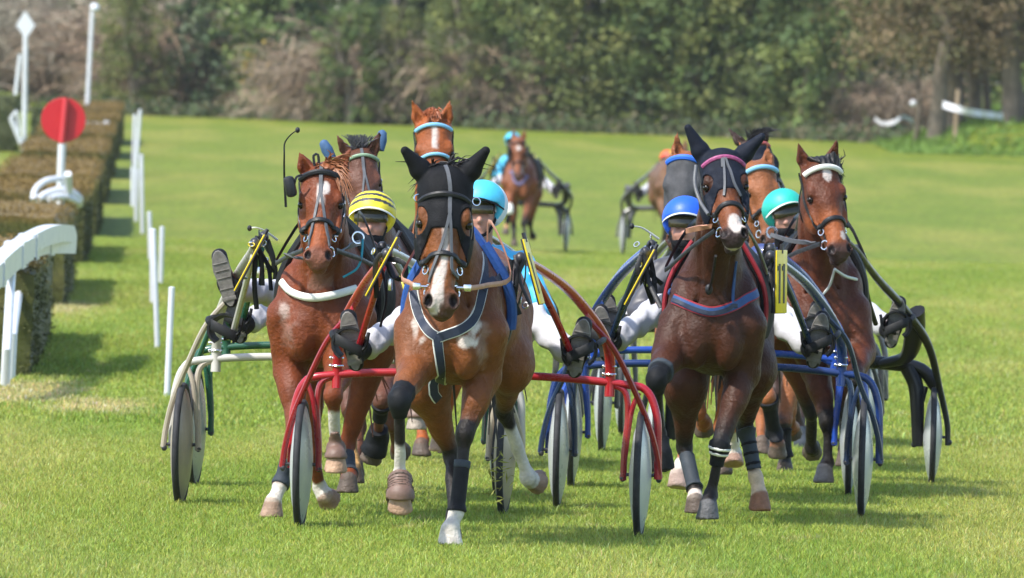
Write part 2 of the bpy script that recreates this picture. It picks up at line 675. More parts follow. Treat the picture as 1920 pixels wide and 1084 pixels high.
ys = np.concatenate([np.arange(20, 214, 6), np.arange(214, 480, 8), np.arange(480, 2400, 120)])
xs_ = np.concatenate([np.linspace(-900, -60, 8), np.arange(-54, 55, 6), np.linspace(60, 900, 8)])
GV = np.array([[x, y, gz(y)] for y in ys for x in xs_])
nx = len(xs_)
GF = np.array([[j * nx + i, j * nx + i + 1, (j + 1) * nx + i + 1, (j + 1) * nx + i] for j in range(len(ys) - 1) for i in range(nx - 1)])
tag(mesh_np('ground', GV, GF, M_GROUND), kind='structure')


def blades(n, sx, sy, hmin, hmax, w, seed, dead=0.06):
    r = np.random.default_rng(seed)
    x = r.uniform(-sx / 2, sx / 2, n); y = r.uniform(-sy / 2, sy / 2, n)
    # tufts: blades gather towards random tuft centres
    nt_ = n // 14
    cx, cy = r.uniform(-sx / 2, sx / 2, nt_), r.uniform(-sy / 2, sy / 2, nt_)
    k = r.integers(0, nt_, n); gather = r.random(n) < 0.6
    x = np.where(gather, cx[k] + r.normal(0, 0.02, n), x); y = np.where(gather, cy[k] + r.normal(0, 0.02, n), y)
    hk = r.uniform(0.75, 1.35, nt_)
    h = r.uniform(hmin, hmax, n) * np.where(gather, hk[k], 0.9)
    a = r.uniform(0, 2 * math.pi, n)
    lean = r.uniform(0.15, 0.95, n) * h
    dx, dy = np.cos(a) * lean, np.sin(a) * lean
    sa = a + math.pi / 2 + r.normal(0, .6, n)
    wx, wy = np.cos(sa) * w * r.uniform(.7, 1.3, n), np.sin(sa) * w * r.uniform(.7, 1.3, n)
    V = np.zeros((n, 5, 3))
    V[:, 0] = np.stack([x - wx, y - wy, np.full(n, -.01)], 1)
    V[:, 1] = np.stack([x + wx, y + wy, np.full(n, -.01)], 1)
    V[:, 2] = np.stack([x + wx * .75 + dx * .35, y + wy * .75 + dy * .35, h * .62], 1)
    V[:, 3] = np.stack([x - wx * .75 + dx * .35, y - wy * .75 + dy * .35, h * .62], 1)
    V[:, 4] = np.stack([x + dx, y + dy, h * .95], 1)
    b = np.arange(n)[:, None] * 5
    F = np.concatenate([b + np.array([[0, 1, 2]]), b + np.array([[0, 2, 3]]), b + np.array([[3, 2, 4]])])
    base = r.uniform(0.7, 1.65, n)
    col = np.stack([base * r.uniform(.85, 1.2, n), base, base * r.uniform(.7, 1.3, n)], 1)
    dd = r.random(n) < dead
    col[dd] = np.stack([r.uniform(1.5, 2.1, dd.sum()), r.uniform(1.15, 1.45, dd.sum()), r.uniform(1.6, 2.6, dd.sum())], 1)
    pl = r.random(n) < .10  # pale whitish-green blades: specular highlights painted into the blade colour
    col[pl] = np.stack([r.uniform(1.5, 2.0, pl.sum()), r.uniform(1.5, 1.9, pl.sum()), r.uniform(2.0, 3.6, pl.sum())], 1)
    return V.reshape(-1, 3), F, np.repeat(col, 5, axis=0)


def lay_patches(meshes, d0, d1, step, z_scale=1.0):
    d = d0
    while d < d1:
        hw = 960 / (FPX / d) * 1.06 + 1.6
        x = -hw
        while x < hw + step:
            o = bpy.data.objects.new('grass', random.choice(meshes))
            link(o)
            yy = d
            o.location = (x, yy, gz(yy))
            o.rotation_euler = (0, 0, random.choice([0, math.pi / 2, math.pi, -math.pi / 2]))
            o.scale = (1.0, 1.0, random.uniform(.9, 1.15) * z_scale)
            o['kind'] = 'stuff'
            x += step
        d += step


near, mid = [], []
for sd in (1, 2, 3):
    o = mesh_np('grass', *blades(36000, 3, 3, .018, .050, .0026, sd)[:2], M_BLADE, smooth=False, col=blades(36000, 3, 3, .018, .050, .0026, sd)[2])
    near.append(o.data); bpy.data.objects.remove(o)
for sd in (4, 5):
    bl = blades(36000, 6, 6, .022, .056, .005, sd)
    o = mesh_np('grass', bl[0], bl[1], M_BLADE, smooth=False, col=bl[2])
    mid.append(o.data); bpy.data.objects.remove(o)
lay_patches(near, 62.5, 92, 3)
lay_patches(mid, 94.5, 212, 6)

# ------------------------------------------------------------------ foliage helpers
M_LEAF = pm('leaf_foliage', (1, 1, 1), rough=0.6, spec=0.25, attr=True, trans=0.25)
M_TWIG = pm('twig_bark', (1, 1, 1), rough=0.85, spec=0.1, attr=True)
M_BARK = pm('trunk_bark', (0.15, 0.125, 0.095), rough=0.9, noise=0.45, nscale=6, bump=0.6, bscale=18, stretch=(1, 1, .25), spec=.1)


def leaf_quads(C, size, nrm_bias, r, col, aspect=1.0):
    """leaf-sized quads at C; nrm_bias (n,3) added to random normals"""
    n = len(C)
    nm = r.normal(size=(n, 3)) * 0.8 + nrm_bias
    nm /= np.linalg.norm(nm, axis=1)[:, None]
    t = np.cross(nm, r.normal(size=(n, 3))); t /= np.linalg.norm(t, axis=1)[:, None]
    b = np.cross(nm, t)
    s = size * r.uniform(.6, 1.4, n)[:, None]
    V = np.stack([C - t * s * .5, C + b * s * .32 * aspect, C + t * s * .5, C - b * s * .32 * aspect], 1).reshape(-1, 3)
    F = (np.arange(n)[:, None] * 4 + np.array([[0, 1, 2, 3]]))
    return V, F, np.repeat(col, 4, axis=0)


def crown_mesh(seed, h, rad, base, nclump, nleaf, leaf, cols, spread=.35, droop=0.0):
    r = np.random.default_rng(seed)
    th = r.uniform(0, 2 * math.pi, nclump)
    u = r.random(nclump) ** 0.8
    zc = base + u * (h - base)
    prof = np.sqrt(np.clip(1 - ((u - .38) / .68) ** 2, 0.03, 1))
    rr = rad * prof * (0.55 + 0.5 * r.random(nclump)) * (1 + .25 * np.sin(3 * th + seed) )
    C = np.stack([rr * np.cos(th), rr * np.sin(th), zc], 1)
    pick = r.integers(0, len(cols), nclump)
    cc = np.array(cols)[pick] * r.uniform(.75, 1.3, nclump)[:, None]
    # each clump leans outward and is flattened like a spray
    out = np.stack([np.cos(th), np.sin(th), np.full(nclump, .35 - droop)], 1)
    k = np.repeat(np.arange(nclump), nleaf)
    n = len(k)
    along = r.uniform(-.6, 1.0, n)[:, None] * spread * 1.7
    off = out[k] * along + r.normal(size=(n, 3)) * spread * np.array([.55, .55, .5])
    off[:, 2] -= droop * np.abs(along[:, 0]) * .8
    Cn = C[k] + off
    Cn[:, 2] = np.maximum(Cn[:, 2], .05)
    col = cc[k] * r.uniform(.7, 1.35, n)[:, None]
    return leaf_quads(Cn, leaf, out[k] * .5 + np.array([0, 0, .5]), r, col)


def bare_mesh(seed, h, rad, nb, cols, w=.035):
    """leafless thicket: arching stems with finer twigs"""
    r = np.random.default_rng(seed)
    V, F, K = [], [], []
    n = 0
    def rib(pts, wid, c):
        nonlocal n
        pts = np.asarray(pts)
        T = np.gradient(pts, axis=0)
        s = np.cross(T, r.normal(size=3)); s /= np.linalg.norm(s, axis=1)[:, None] + 1e-9
        ww = np.linspace(wid, wid * .3, len(pts))[:, None]
        v = np.concatenate([pts - s * ww, pts + s * ww])
        m = len(pts)
        V.append(v)
        for i in range(m - 1):
            F.append((n + i, n + i + 1, n + m + i + 1, n + m + i))
        K.append(np.tile(c, (2 * m, 1)))
        n += 2 * m
    for _ in range(nb):
        a = r.uniform(0, 6.28)
        p0 = np.array([r.normal() * rad * .25, r.normal() * rad * .25, r.uniform(0, h * .45)])
        L = r.uniform(.35, .8) * h
        d = np.array([math.cos(a) * .7, math.sin(a) * .7, r.uniform(.2, 1.1)]); d /= np.linalg.norm(d)
        c = np.array(cols[r.integers(len(cols))]) * r.uniform(.7, 1.3)
        pts = [p0 + d * L * t + np.array([math.cos(a), math.sin(a), -1.0]) * L * .38 * t * t for t in np.linspace(0, 1, 5)]
        rib(pts, w * .7, c)
        for _ in range(11):
            t = r.uniform(.25, 1)
            q = p0 + d * L * t + np.array([math.cos(a), math.sin(a), -1.0]) * L * .38 * t * t
            e = d * .6 + r.normal(size=3) * .55; e[2] -= .35
            l2 = r.uniform(.4, 1.1)
            rib([q, q + e * l2 * .5, q + e * l2 + np.array([0, 0, -.25 * l2])], w * .6, c * r.uniform(.75, 1.4))
    V = np.concatenate(V); V[:, 2] = np.maximum(V[:, 2], .02)
    return V, np.array(F), np.concatenate(K)


G1 = [(0.101, 0.144, 0.045), (0.118, 0.171, 0.049), (0.082, 0.128, 0.047), (0.155, 0.188, 0.052)]      # dark evergreen
G2 = [(0.156, 0.183, 0.053), (0.132, 0.162, 0.053), (0.187, 0.198, 0.059), (0.110, 0.140, 0.047)]       # ivy, holly
G3 = [(0.084, 0.127, 0.062), (0.113, 0.153, 0.068), (0.093, 0.119, 0.068)]                              # blue-green conifer
G4 = [(0.193, 0.142, 0.074), (0.236, 0.170, 0.093), (0.163, 0.128, 0.061), (0.133, 0.128, 0.055)]              # brown, last year's leaves
B1 = [(0.253, 0.201, 0.148), (0.315, 0.245, 0.177), (0.206, 0.165, 0.119), (0.291, 0.207, 0.142)]
B2 = [(0.250, 0.222, 0.171), (0.314, 0.288, 0.221), (0.197, 0.170, 0.121)]

KINDS = {}
def kind_mesh(key):
    if key in KINDS:
        return KINDS[key]
    k, sd = key
    if k == 'evergreen': V, F, c = crown_mesh(sd, 8.5, 2.1, .15, 250, 40, .20, G1, .33, .2)
    elif k == 'ivy': V, F, c = crown_mesh(sd, 8.5, 2.1, .15, 260, 40, .17, G2, .36, .25)
    elif k == 'conifer': V, F, c = crown_mesh(sd, 9, 1.9, .2, 260, 40, .22, G3, .30, .45)
    elif k == 'brown': V, F, c = crown_mesh(sd, 8.5, 2.3, 2.3, 240, 40, .13, G4, .45, .2)
    elif k == 'thicket': V, F, c = bare_mesh(sd, 4.6, 2.2, 320, B1)
    else: V, F, c = bare_mesh(sd, 5.5, 2.0, 300, B2)
    o = mesh_np('crown', V, F, M_TWIG if k in ('thicket', 'grey_thicket') else M_LEAF, smooth=False, col=c)
    me = o.data
    bpy.data.objects.remove(o)
    KINDS[key] = me
    return me


def trunk_mesh(seed, h, r0, limbs=5):
    mb = MB(); r = np.random.default_rng(seed)
    p = [np.array([0, 0, -.1])]
    for i in range(1, 7):
        p.append(np.array([r.normal() * .07 * i, r.normal() * .07 * i, h * i / 6]))
    tr = spl(p, 16)
    mb.tube(tr, [r0 * 1.35, r0, r0 * .9, r0 * .75, r0 * .45, r0 * .12], seg=10)
    for i in range(limbs):
        k = r.integers(6, 14); a = r.uniform(0, 6.28); L = h * r.uniform(.15, .32)
        e = np.array([math.cos(a), math.sin(a), .7])
        mb.tube(spl([tr[k], tr[k] + e * L * .5, tr[k] + e * L + np.array([0, 0, .2 * L])], 7), [r0 * .38, r0 * .1], seg=6)
    return mb


def tree(name, label, cat, px, d, key, sc=1.0, group=None, trunk=.14, rz=None):
    g = PG(px, d)
    t = thing(name, label, cat, g, random.uniform(0, 6.28) if rz is None else rz, group)
    o = bpy.data.objects.new('crown' if key[0] not in ('thicket', 'grey_thicket') else 'branches', kind_mesh(key))
    link(o, t); o.scale = (sc, sc, sc * random.uniform(.92, 1.1))
    if trunk:
        tk = 'trunk%.2f' % trunk
        if tk not in KINDS:
            q = trunk_mesh(int(trunk * 100), 7.0, trunk).build('trunk', M_BARK); KINDS[tk] = q.data; bpy.data.objects.remove(q)
        q = bpy.data.objects.new('trunk', KINDS[tk]); link(q, t)
    return t


GRP = 'trees and bushes of the woodland edge beyond the course'
TL = [  # photo column, distance, kind, scale, name, label, category
    (-70, 428, ('grey_thicket', 1), .9, 'bush', 'greyish bare bush cut by the left picture edge beyond the clipped hedge'),
    (25, 436, ('grey_thicket', 2), 1.0, 'bush', 'greyish bare bush behind the white diamond marker'),
    (105, 428, ('thicket', 1), .8, 'bush', 'brown bare bush behind the red disc sign'),
    (195, 430, ('thicket', 2), 1.0, 'bush', 'brown bare bush behind the far end of the clipped hedge row'),
    (290, 426, ('thicket', 3), .95, 'bush', 'brown bare bush above the white marker posts, left of the dark evergreen'),
    (370, 432, ('grey_thicket', 1), .9, 'bush', 'grey bare bush against the left side of the dark evergreen'),
    (450, 424, ('conifer', 1), 1.0, 'conifer_tree', 'dark blue-green conifer with yellow flowers at its left flank'),
    (545, 421, ('evergreen', 1), 1.0, 'evergreen_tree', 'dark evergreen right of the yellow flowers'),
    (610, 411, ('thicket', 2), .72, 'bush', 'pinkish brown bare bush over the pricked ears at left'),
    (700, 411, ('thicket', 1), .85, 'bush', 'largest pinkish brown bare bush, between the dark evergreen and the blue-browbanded horse'),
    (790, 411, ('grey_thicket', 2), .75, 'bush', 'grey bare bush behind the ears of the horse with the blue browband'),
    (900, 409, ('thicket', 3), .72, 'bush', 'brown bare bush left of the distant horse'),
    (985, 409, ('evergreen', 2), .8, 'evergreen_tree', 'green leafy tree right behind the distant horse'),
    (1090, 408, ('ivy', 1), .95, 'ivy_clad_tree', 'yellowish green ivy-clad tree right of the distant horse'),
    (1190, 408, ('ivy', 2), 1.0, 'ivy_clad_tree', 'yellowish green ivy-clad tree behind the far sulky with the red and yellow cap'),
    (1290, 407, ('evergreen', 1), .95, 'evergreen_tree', 'dark leafy evergreen over the black-hooded horse on the right'),
    (1390, 406, ('ivy', 3), .95, 'ivy_clad_tree', 'ivy-clad tree behind the horse with the dark upright tuft'),
    (1500, 405, ('evergreen', 2), .95, 'evergreen_tree', 'leafy evergreen over the horse with the white browband'),
    (1590, 405, ('ivy', 1), .85, 'ivy_clad_tree', 'ivy-clad tree left of the white fence tape'),
    (245, 423, ('ivy', 3), .5, 'ivy_clad_tree', 'low green tree between the brown bushes above the marker posts'),
    (655, 408.5, ('evergreen', 2), .42, 'evergreen_tree', 'low dark green bush-like tree under the pinkish brown bush'),
    (745, 409, ('ivy', 1), .4, 'ivy_clad_tree', 'low green tree between pinkish brown and grey bush'),
    (858, 408, ('ivy', 2), .5, 'ivy_clad_tree', 'low green tree right of the ears of the blue-browband horse'),
    (1665, 404, ('thicket', 3), .62, 'bush', 'low brown bush behind the loose white fence tape'),
]
for px, d, key, sc, nm, lab in TL:
    tree(nm, lab, 'bush' if nm == 'bush' else 'tree', px, d, key, sc, GRP, .14 if nm != 'bush' else 0)
BACK = [(-40, 446, 'ivy', 3, 'tall tree behind the grey bushes at the left picture edge'),
        (80, 448, 'conifer', 2, 'tall conifer behind the brown bush and the red disc sign'),
        (180, 446, 'evergreen', 3, 'tall evergreen behind the brown bush at the hedge row end'),
        (270, 450, 'ivy', 2, 'tall tree behind the brown bush above the marker posts'),
        (370, 444, 'evergreen', 1, 'tall dark evergreen left of the blue-green conifer'),
        (640, 436, 'ivy', 1, 'tall leafy tree over the pinkish brown bush'),
        (760, 432, 'conifer', 3, 'tall conifer behind the grey bush in the middle'),
        (860, 434, 'ivy', 3, 'tall leafy tree behind the brown bush left of the distant horse'),
        (960, 430, 'evergreen', 3, 'tall dark tree right above the distant horse'),
        (1140, 430, 'conifer', 1, 'tall conifer between two ivy-clad trees right of the distant horse'),
        (1250, 428, 'conifer', 2, 'tall conifer behind the far sulky and the black-hooded horse'),
        (1450, 428, 'conifer', 3, 'tall dark conifer between the horses on the right'),
        (1560, 426, 'evergreen', 3, 'tall dark tree right of the horse with the white browband'),
        (1650, 424, 'conifer', 1, 'tall conifer just left of the bare trunks'),
        (1750, 434, 'ivy', 2, 'leafy tree behind the bare trunks at right'),
        (1850, 434, 'conifer', 2, 'dark conifer behind the bare trunks at right'),
        (1950, 424, 'evergreen', 1, 'dark tree behind the rightmost bare trunk')]
for px, d, k, sd, lab in BACK:
    tree({'ivy': 'ivy_clad_tree', 'conifer': 'conifer_tree', 'evergreen': 'evergreen_tree'}[k], lab, 'tree', px, d, (k, sd), 1.1, GRP, .14)

# trunks at the right edge, brown canopy above
RT = [(1714, 384, .06, 'thin pale birch-like tree at the left end of the bare trunks'), (1752, 381, .22, 'dark bare trunked tree left of the wooden fence stake'),
      (1785, 384.5, .30, 'thick dark trunked tree behind the wooden fence stake'), (1820, 388, .20, 'tree with a slim trunk right of the wooden fence stake'),
      (1851, 386, .12, 'slender tree between the two thick trunks at right'), (1889, 381, .28, 'thick dark trunked tree where the fence tape ends'),
      (1925, 382, .14, 'slim tree cut by the right picture edge')]
for px, d, tr, lab in RT:
    tree('deciduous_tree', lab, 'tree', px, d, ('brown', 1 + int(tr * 100) % 3), 1.0, 'bare trunked trees on the grass bank', tr)

# yellow flowers on the dark conifer: a gorse-like shrub growing at its flank
r = np.random.default_rng(5)
fl = thing('flowering_shrub', 'yellow flowering gorse sprays at the left flank of the dark conifer', 'shrub', PG(487, 420.5))
gp = PG(487, 420.5)
pts = []
for (px, py, n, sg) in ((480, 100, 70, .22), (465, 128, 40, .14), (507, 182, 60, .14), (470, 160, 14, .12), (518, 188, 20, .10)):
    pts.append((P(px, py, 420.5) - gp) + r.normal(size=(n, 3)) * np.array([sg, sg, sg * 1.2]))
pts = np.concatenate(pts)
V, F, c = leaf_quads(pts, .15, np.tile([0, -.4, .5], (len(pts), 1)), r, np.tile([.42, .29, .03], (len(pts), 1)) * r.uniform(.6, 1.2, len(pts))[:, None])
mesh_np('blossom', V, F, M_LEAF, fl, smooth=False, col=c)
mb = MB()
for i in range(9):
    mb.tube(spl([(r.normal() * .1, r.normal() * .1, 0), (r.normal() * .2 - .1, r.normal() * .1, .8), (r.normal() * .35, r.normal() * .2, r.uniform(1.2, 2.4))], 8), [.02, .008], seg=5)
mb.build('stem', M_BARK, fl)

# deep wood behind, reads as one mass
r = np.random.default_rng(11)
n = 26000
C = np.stack([r.uniform(-34, 34, n), 458 + r.normal(0, 2.2, n), gz(458) + r.random(n) ** .9 * 15], 1)
cl = vnoise(C, .5, 3)
cc = np.array([.085, .115, .06])[None] * (1 + .45 * cl[:, None]) * r.uniform(.6, 1.4, n)[:, None]
V, F, c = leaf_quads(C, .75, np.tile([0, -.6, .5], (n, 1)), r, cc)
tag(mesh_np('woodland', V, F, M_LEAF, smooth=False, col=c), kind='stuff')

# undergrowth along the foot of the wood
n = 9000
dx = r.uniform(-21, 19, n)
dy = np.interp(dx, [-20, -6, 0, 19], [419, 415, 404, 397]) + r.normal(0, 1.2, n)
C = np.stack([dx, dy, np.array([gz(v) for v in dy]) + np.abs(r.normal(0, .22, n))], 1)
cc = np.array([[.07, .10, .035], [.11, .10, .05], [.06, .08, .035]])[r.integers(0, 3, n)] * r.uniform(.7, 1.3, n)[:, None]
V, F, c = leaf_quads(C, .22, np.tile([0, -.5, .6], (n, 1)), r, cc)
tag(mesh_np('undergrowth', V, F, M_LEAF, smooth=False, col=c), kind='stuff')

# ------------------------------------------------------------------ grass bank at right
bv, bf = [], []
cx = PG(1835, 388)
nu, nv = 36, 14
for j in range(nv + 1):
    for i in range(nu + 1):
        u, v = i / nu, j / nv
        x = cx[0] - 2.6 + u * 8; y = 371 + v * 24
        hgt = sstep(0, .42, u) * sstep(0, .5, v) * (1.05 + .12 * math.sin(9 * u + 3 * v)) - .03
        bv.append((x, y, gz(y) + hgt))
for j in range(nv):
    for i in range(nu):
        a = j * (nu + 1) + i
        bf.append((a, a + 1, a + nu + 2, a + nu + 1))
tag(mesh_np('grass_bank', np.array(bv), np.array(bf), M_GROUND), kind='structure')
bv = np.array(bv)
r = np.random.default_rng(21)
C = bv[r.integers(0, len(bv), 7000)] + r.normal(size=(7000, 3)) * np.array([.15, .5, .03]) + np.array([0, 0, .1])
V, F, c = leaf_quads(C, .26, np.tile([0, -.5, .2], (7000, 1)), r, np.array([[.13, .22, .035]]) * r.uniform(.7, 1.25, 7000)[:, None], .35)
tag(mesh_np('long_grass', V, F, M_LEAF, smooth=False, col=c), kind='stuff')

# ------------------------------------------------------------------ fence stake and tape
M_WOOD = pm('weathered_wood', (.30, .22, .14), rough=.85, noise=.35, nscale=8, bump=.4, stretch=(1, 1, .2))
M_TAPE = pm('white_tape', (.62, .62, .64), rough=.5, noise=.08)
b0, b1 = P(1790, 264, 378), P(1797, 168, 378)
st = thing('fence_stake', 'pale wooden stake standing on the grass bank, carrying white fence tape', 'stake', b0)
MB().tube(spl([(0, 0, -.15), (b1 - b0) * .5, b1 - b0], 6), .062, seg=8).build('post', M_WOOD, st)
def tape(pix, d, lab, w=.11):
    p = spl([P(a, b, d + e) for a, b, e in pix], 26)
    o0 = p[0].copy()
    mb = MB()
    V, F = [], []
    for i, q in enumerate(p):
        tw = .5 * math.sin(i * .8)
        up = np.array([0, math.sin(tw) * w, math.cos(tw) * w])
        for s1 in (-1, 1):
            for s2 in (-.006, .006):
                V.append(q - o0 + up * s1 * .5 + np.array([0, s2, 0]))
    for i in range(len(p) - 1):
        a = i * 4; b = a + 4
        F += [(a, b, b + 2, a + 2), (a + 1, a + 3, b + 3, b + 1), (a, a + 1, b + 1, b), (a + 2, b + 2, b + 3, a + 3)]
    mb.add(V, F)
    t = tag(mb.build('fence_tape', M_TAPE, loc=o0), lab, 'tape', 'white fence tape along the wood')
tape([(1768, 196, 0), (1797, 205, -.2), (1830, 212, 0), (1880, 218, 2)], 377.6, 'white fence tape stretched from the wooden stake to the thick trunk', .2)
tape([(1640, 222, 0), (1655, 232, 0), (1680, 228, 0), (1692, 219, 0), (1712, 227, 4)], 386, 'loose white fence tape left of the bare trunks', .13)
tape([(1895, 190, 0), (1925, 199, 0)], 386, 'short white fence tape right of the thick trunk at the picture edge', .14)
mk = thing('tape_reel', 'small white insulator knob on the pale thin trunk', 'insulator', P(1712, 194, 395.5))
MB().ball((0, 0, 0), (.09, .07, .10)).build('knob', M_TAPE, mk)

# ------------------------------------------------------------------ clipped hedge blocks
def hedge_x(d):
    return -3.68 - 0.0261 * (d - 105)
M_HEDGE = pm('hedge_leaves', (1, 1, 1), rough=.65, attr=True, trans=.15, spec=.3)
HB = [(105, 19, .90, 'nearest clipped hedge block, behind the white running rail'),
      (141, 20, .95, 'second clipped hedge block from the front, in line with the curved white rails'),
      (177, 20, .98, 'third clipped hedge block from the front, below the red disc sign'),
      (213, 19, 1.0, 'fourth clipped hedge block from the front, crossed by the pole of the red disc'),
      (246, 18, .98, 'fifth clipped hedge block from the front, beside the red disc'),
      (278, 17, .97, 'sixth clipped hedge block from the front, right of the red disc'),
      (308, 15, .95, 'seventh clipped hedge block, behind the white tag'),
      (335, 14, .95, 'farthest clipped hedge block at the end of the row')]
for hi, (d, L, h, lab) in enumerate(HB):
    r = np.random.default_rng(40 + hi)
    w = 1.55
    x1 = hedge_x(d); o0 = np.array([x1 - w / 2, d, gz(d)])
    t = thing('hedge', lab, 'hedge', o0, math.atan(.0261), 'clipped hedge blocks along the track')
    rise = (gz(d + L) - gz(d)) / L
    # body: rounded box, gently uneven
    f = Fig()
    nx_, ny_, nz_ = 14, max(8, int(L / .8)), 9
    V, F = [], []
    def surf(u, v, face):
        pass
    mb = MB()
    bm = bmesh.new(); bmesh.ops.create_cube(bm, size=1)
    bmesh.ops.subdivide_edges(bm, edges=list(bm.edges), cuts=11, use_grid_fill=True)
    co = np.array([v.co[:] for v in bm.verts])
    p = np.stack([co[:, 0] * w, (co[:, 1] + .5) * L, (co[:, 2] + .5) * h], 1)
    rd = np.minimum(1, 0.09 / .09)
    for ax, half, cen in ((0, w / 2, 0), (2, h / 2, h / 2)):
        pass
    nz = vnoise(p, 3.2, hi, 3) * .05 + vnoise(p, 9, hi + 9, 2) * .02
    nrm = co / np.linalg.norm(co, axis=1)[:, None]
    edge = sstep(.42, .5, np.abs(co[:, 0])) * sstep(.42, .5, co[:, 2])
    p += nrm * nz[:, None]
    p[:, 2] -= edge * .05; p[:, 0] -= np.sign(co[:, 0]) * edge * .05
    p[:, 2] += rise * p[:, 1] - .03
    fs = [tuple(v.index for v in q.verts) for q in bm.faces]
    bm.free()
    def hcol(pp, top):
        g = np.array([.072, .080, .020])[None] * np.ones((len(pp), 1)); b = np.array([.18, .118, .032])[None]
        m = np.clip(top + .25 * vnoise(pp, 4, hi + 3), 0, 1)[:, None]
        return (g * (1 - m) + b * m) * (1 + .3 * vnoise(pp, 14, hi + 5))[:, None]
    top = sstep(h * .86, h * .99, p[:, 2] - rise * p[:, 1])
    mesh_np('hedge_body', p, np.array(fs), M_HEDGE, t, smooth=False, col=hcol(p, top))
    # leaf sprigs on front, right side and top
    nf, ns, ntp = 2600, 3200, 3600
    a = np.stack([r.uniform(-w / 2, w / 2, nf), r.uniform(-.05, .05, nf), r.random(nf) * h], 1)
    b_ = np.stack([w / 2 + r.uniform(-.05, .05, ns), r.random(ns) ** 1.6 * L, r.random(ns) * h], 1)
    c_ = np.stack([r.uniform(-w / 2, w / 2, ntp), r.random(ntp) ** 1.4 * L, h + r.uniform(-.04, .05, ntp)], 1)
    pts = np.concatenate([a, b_, c_]); pts += r.normal(size=pts.shape) * .015
    nb = np.concatenate([np.tile([0, -1, .3], (nf, 1)), np.tile([1, 0, .3], (ns, 1)), np.tile([0, 0, 1], (ntp, 1))])
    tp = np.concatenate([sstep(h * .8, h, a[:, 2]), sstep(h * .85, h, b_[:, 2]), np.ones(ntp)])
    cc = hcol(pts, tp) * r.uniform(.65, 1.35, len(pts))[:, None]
    pts[:, 2] += rise * pts[:, 1]
    pts[:, 2] = np.maximum(pts[:, 2], .01)
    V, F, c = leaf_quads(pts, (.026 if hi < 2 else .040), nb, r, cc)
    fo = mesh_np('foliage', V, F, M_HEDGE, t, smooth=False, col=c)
    fo['kind'] = 'stuff'
# hedge row on the far side of the left field
for (px0, px1, d, h, lab) in ((-60, 32, 318, 1.35, 'low clipped hedge in the left field, cut by the picture edge'), (58, 132, 332, 1.0, 'low dark hedge behind the red disc sign')):
    a, b = PG(px0, d), PG(px1, d)
    t = thing('hedge', lab, 'hedge', (a + b) / 2, 0)
    w = b[0] - a[0]
    r = np.random.default_rng(int(d))
    n = 2200
    pp = np.stack([r.uniform(-w / 2, w / 2, n), r.uniform(-.6, .6, n), r.random(n) * h], 1)
    cc = np.array([.07, .09, .03])[None] * r.uniform(.7, 1.3, n)[:, None] + sstep(.9 * h, h, pp[:, 2])[:, None] * np.array([.06, .07, -.01])
    V, F, c = leaf_quads(pp, .12, np.tile([0, -.6, .5], (n, 1)), r, cc)
    mesh_np('foliage', V, F, M_HEDGE, t, smooth=False, col=c)['kind'] = 'stuff'
    MB().box((0, 0, h / 2 - .05), (w * .96, 1.1, h), bev=.06).build('hedge_body', pm('hedge_core', (.06, .07, .025), rough=.9, noise=.3, nscale=8), t)

# ------------------------------------------------------------------ white plastic: rails, posts, signs
M_WHITE = pm('white_plastic', (.60, .62, .66), rough=.35, noise=.06, nscale=5, spec=.5)
M_RED = pm('red_paint', (.46, .008, .016), rough=.35, noise=.06, nscale=3)
M_REDPOST = pm('red_strip', (.50, .03, .04), rough=.4)


def rel(o0, pts):
    return [np.asarray(p) - o0 for p in pts]


# nearest running rail, seen almost end on, with two legs
rail_d = 101.5
o0 = PG(12, rail_d)
t = thing('running_rail', 'chunky white plastic running rail on two legs beside the nearest hedge block', 'rail', o0)
q = rel(o0, [P(-60, 560, 96.5), P(-18, 520, 98.5), P(8, 494, 101.5), P(40, 470, 105), P(75, 456, 109), P(128, 456, 114)])
c = spl(q, 30)
MB().tube(c, .110, seg=4, rot=math.pi / 4, flat=(1.1, .85)).build('rail', M_WHITE, t)
for k in (5, 12, 17, 22):
    MB().tube([c[k] - (c[k + 1] - c[k]) * .5, c[k], c[k] + (c[k + 1] - c[k]) * .5], .128, seg=4, rot=math.pi / 4, flat=(1.1, .85)).build('joint_sleeve', M_WHITE, t)
for (px, py, yt, k, dd) in ((8, 738, 500, 12, 0), (19, 722, 500, 17, 2.5)):
    b = P(px, py, rail_d + dd) - o0
    b[2] = 0
    MB().tube(spl([b + np.array([0, 0, -.1]), b + np.array([.012, 0, .4]), c[k] + np.array([-.02, 0, -.03])], 8), .035, seg=12).build('leg', M_WHITE, t)
MB().tube(spl(rel(o0, [P(42, 462, 106), P(90, 440, 108), P(128, 440, 114), P(131, 456, 114)]), 20), .10, seg=4, rot=math.pi / 4, flat=(1.0, .8)).build('top_rail', M_WHITE, t)

# curved rails farther on, by the red disc
dR = 172
o0 = PG(113, dR)
t = thing('curved_rail', 'white curved end hoops of a running rail below the red disc sign', 'rail', o0)
for pts, r_ in (([(62, 376), (66, 356), (84, 340), (108, 335), (126, 336)], .04), ([(72, 375), (86, 364), (110, 357), (132, 360), (148, 372), (148, 384)], .05),
                ([(92, 374), (112, 369), (132, 372), (146, 380)], .048), ([(127, 326), (128, 345), (129, 362)], .05)):
    MB().tube(spl(rel(o0, [P(a, b, dR + .15 * i) for i, (a, b) in enumerate(pts)]), 18), r_, seg=8).build('hoop', M_WHITE, t)
for (px, py) in ((100, 370),):
    a = P(px, py, dR + .3) - o0
    MB().tube([(a[0], a[1], -.05), a], .024, seg=8).build('leg', M_WHITE, t)

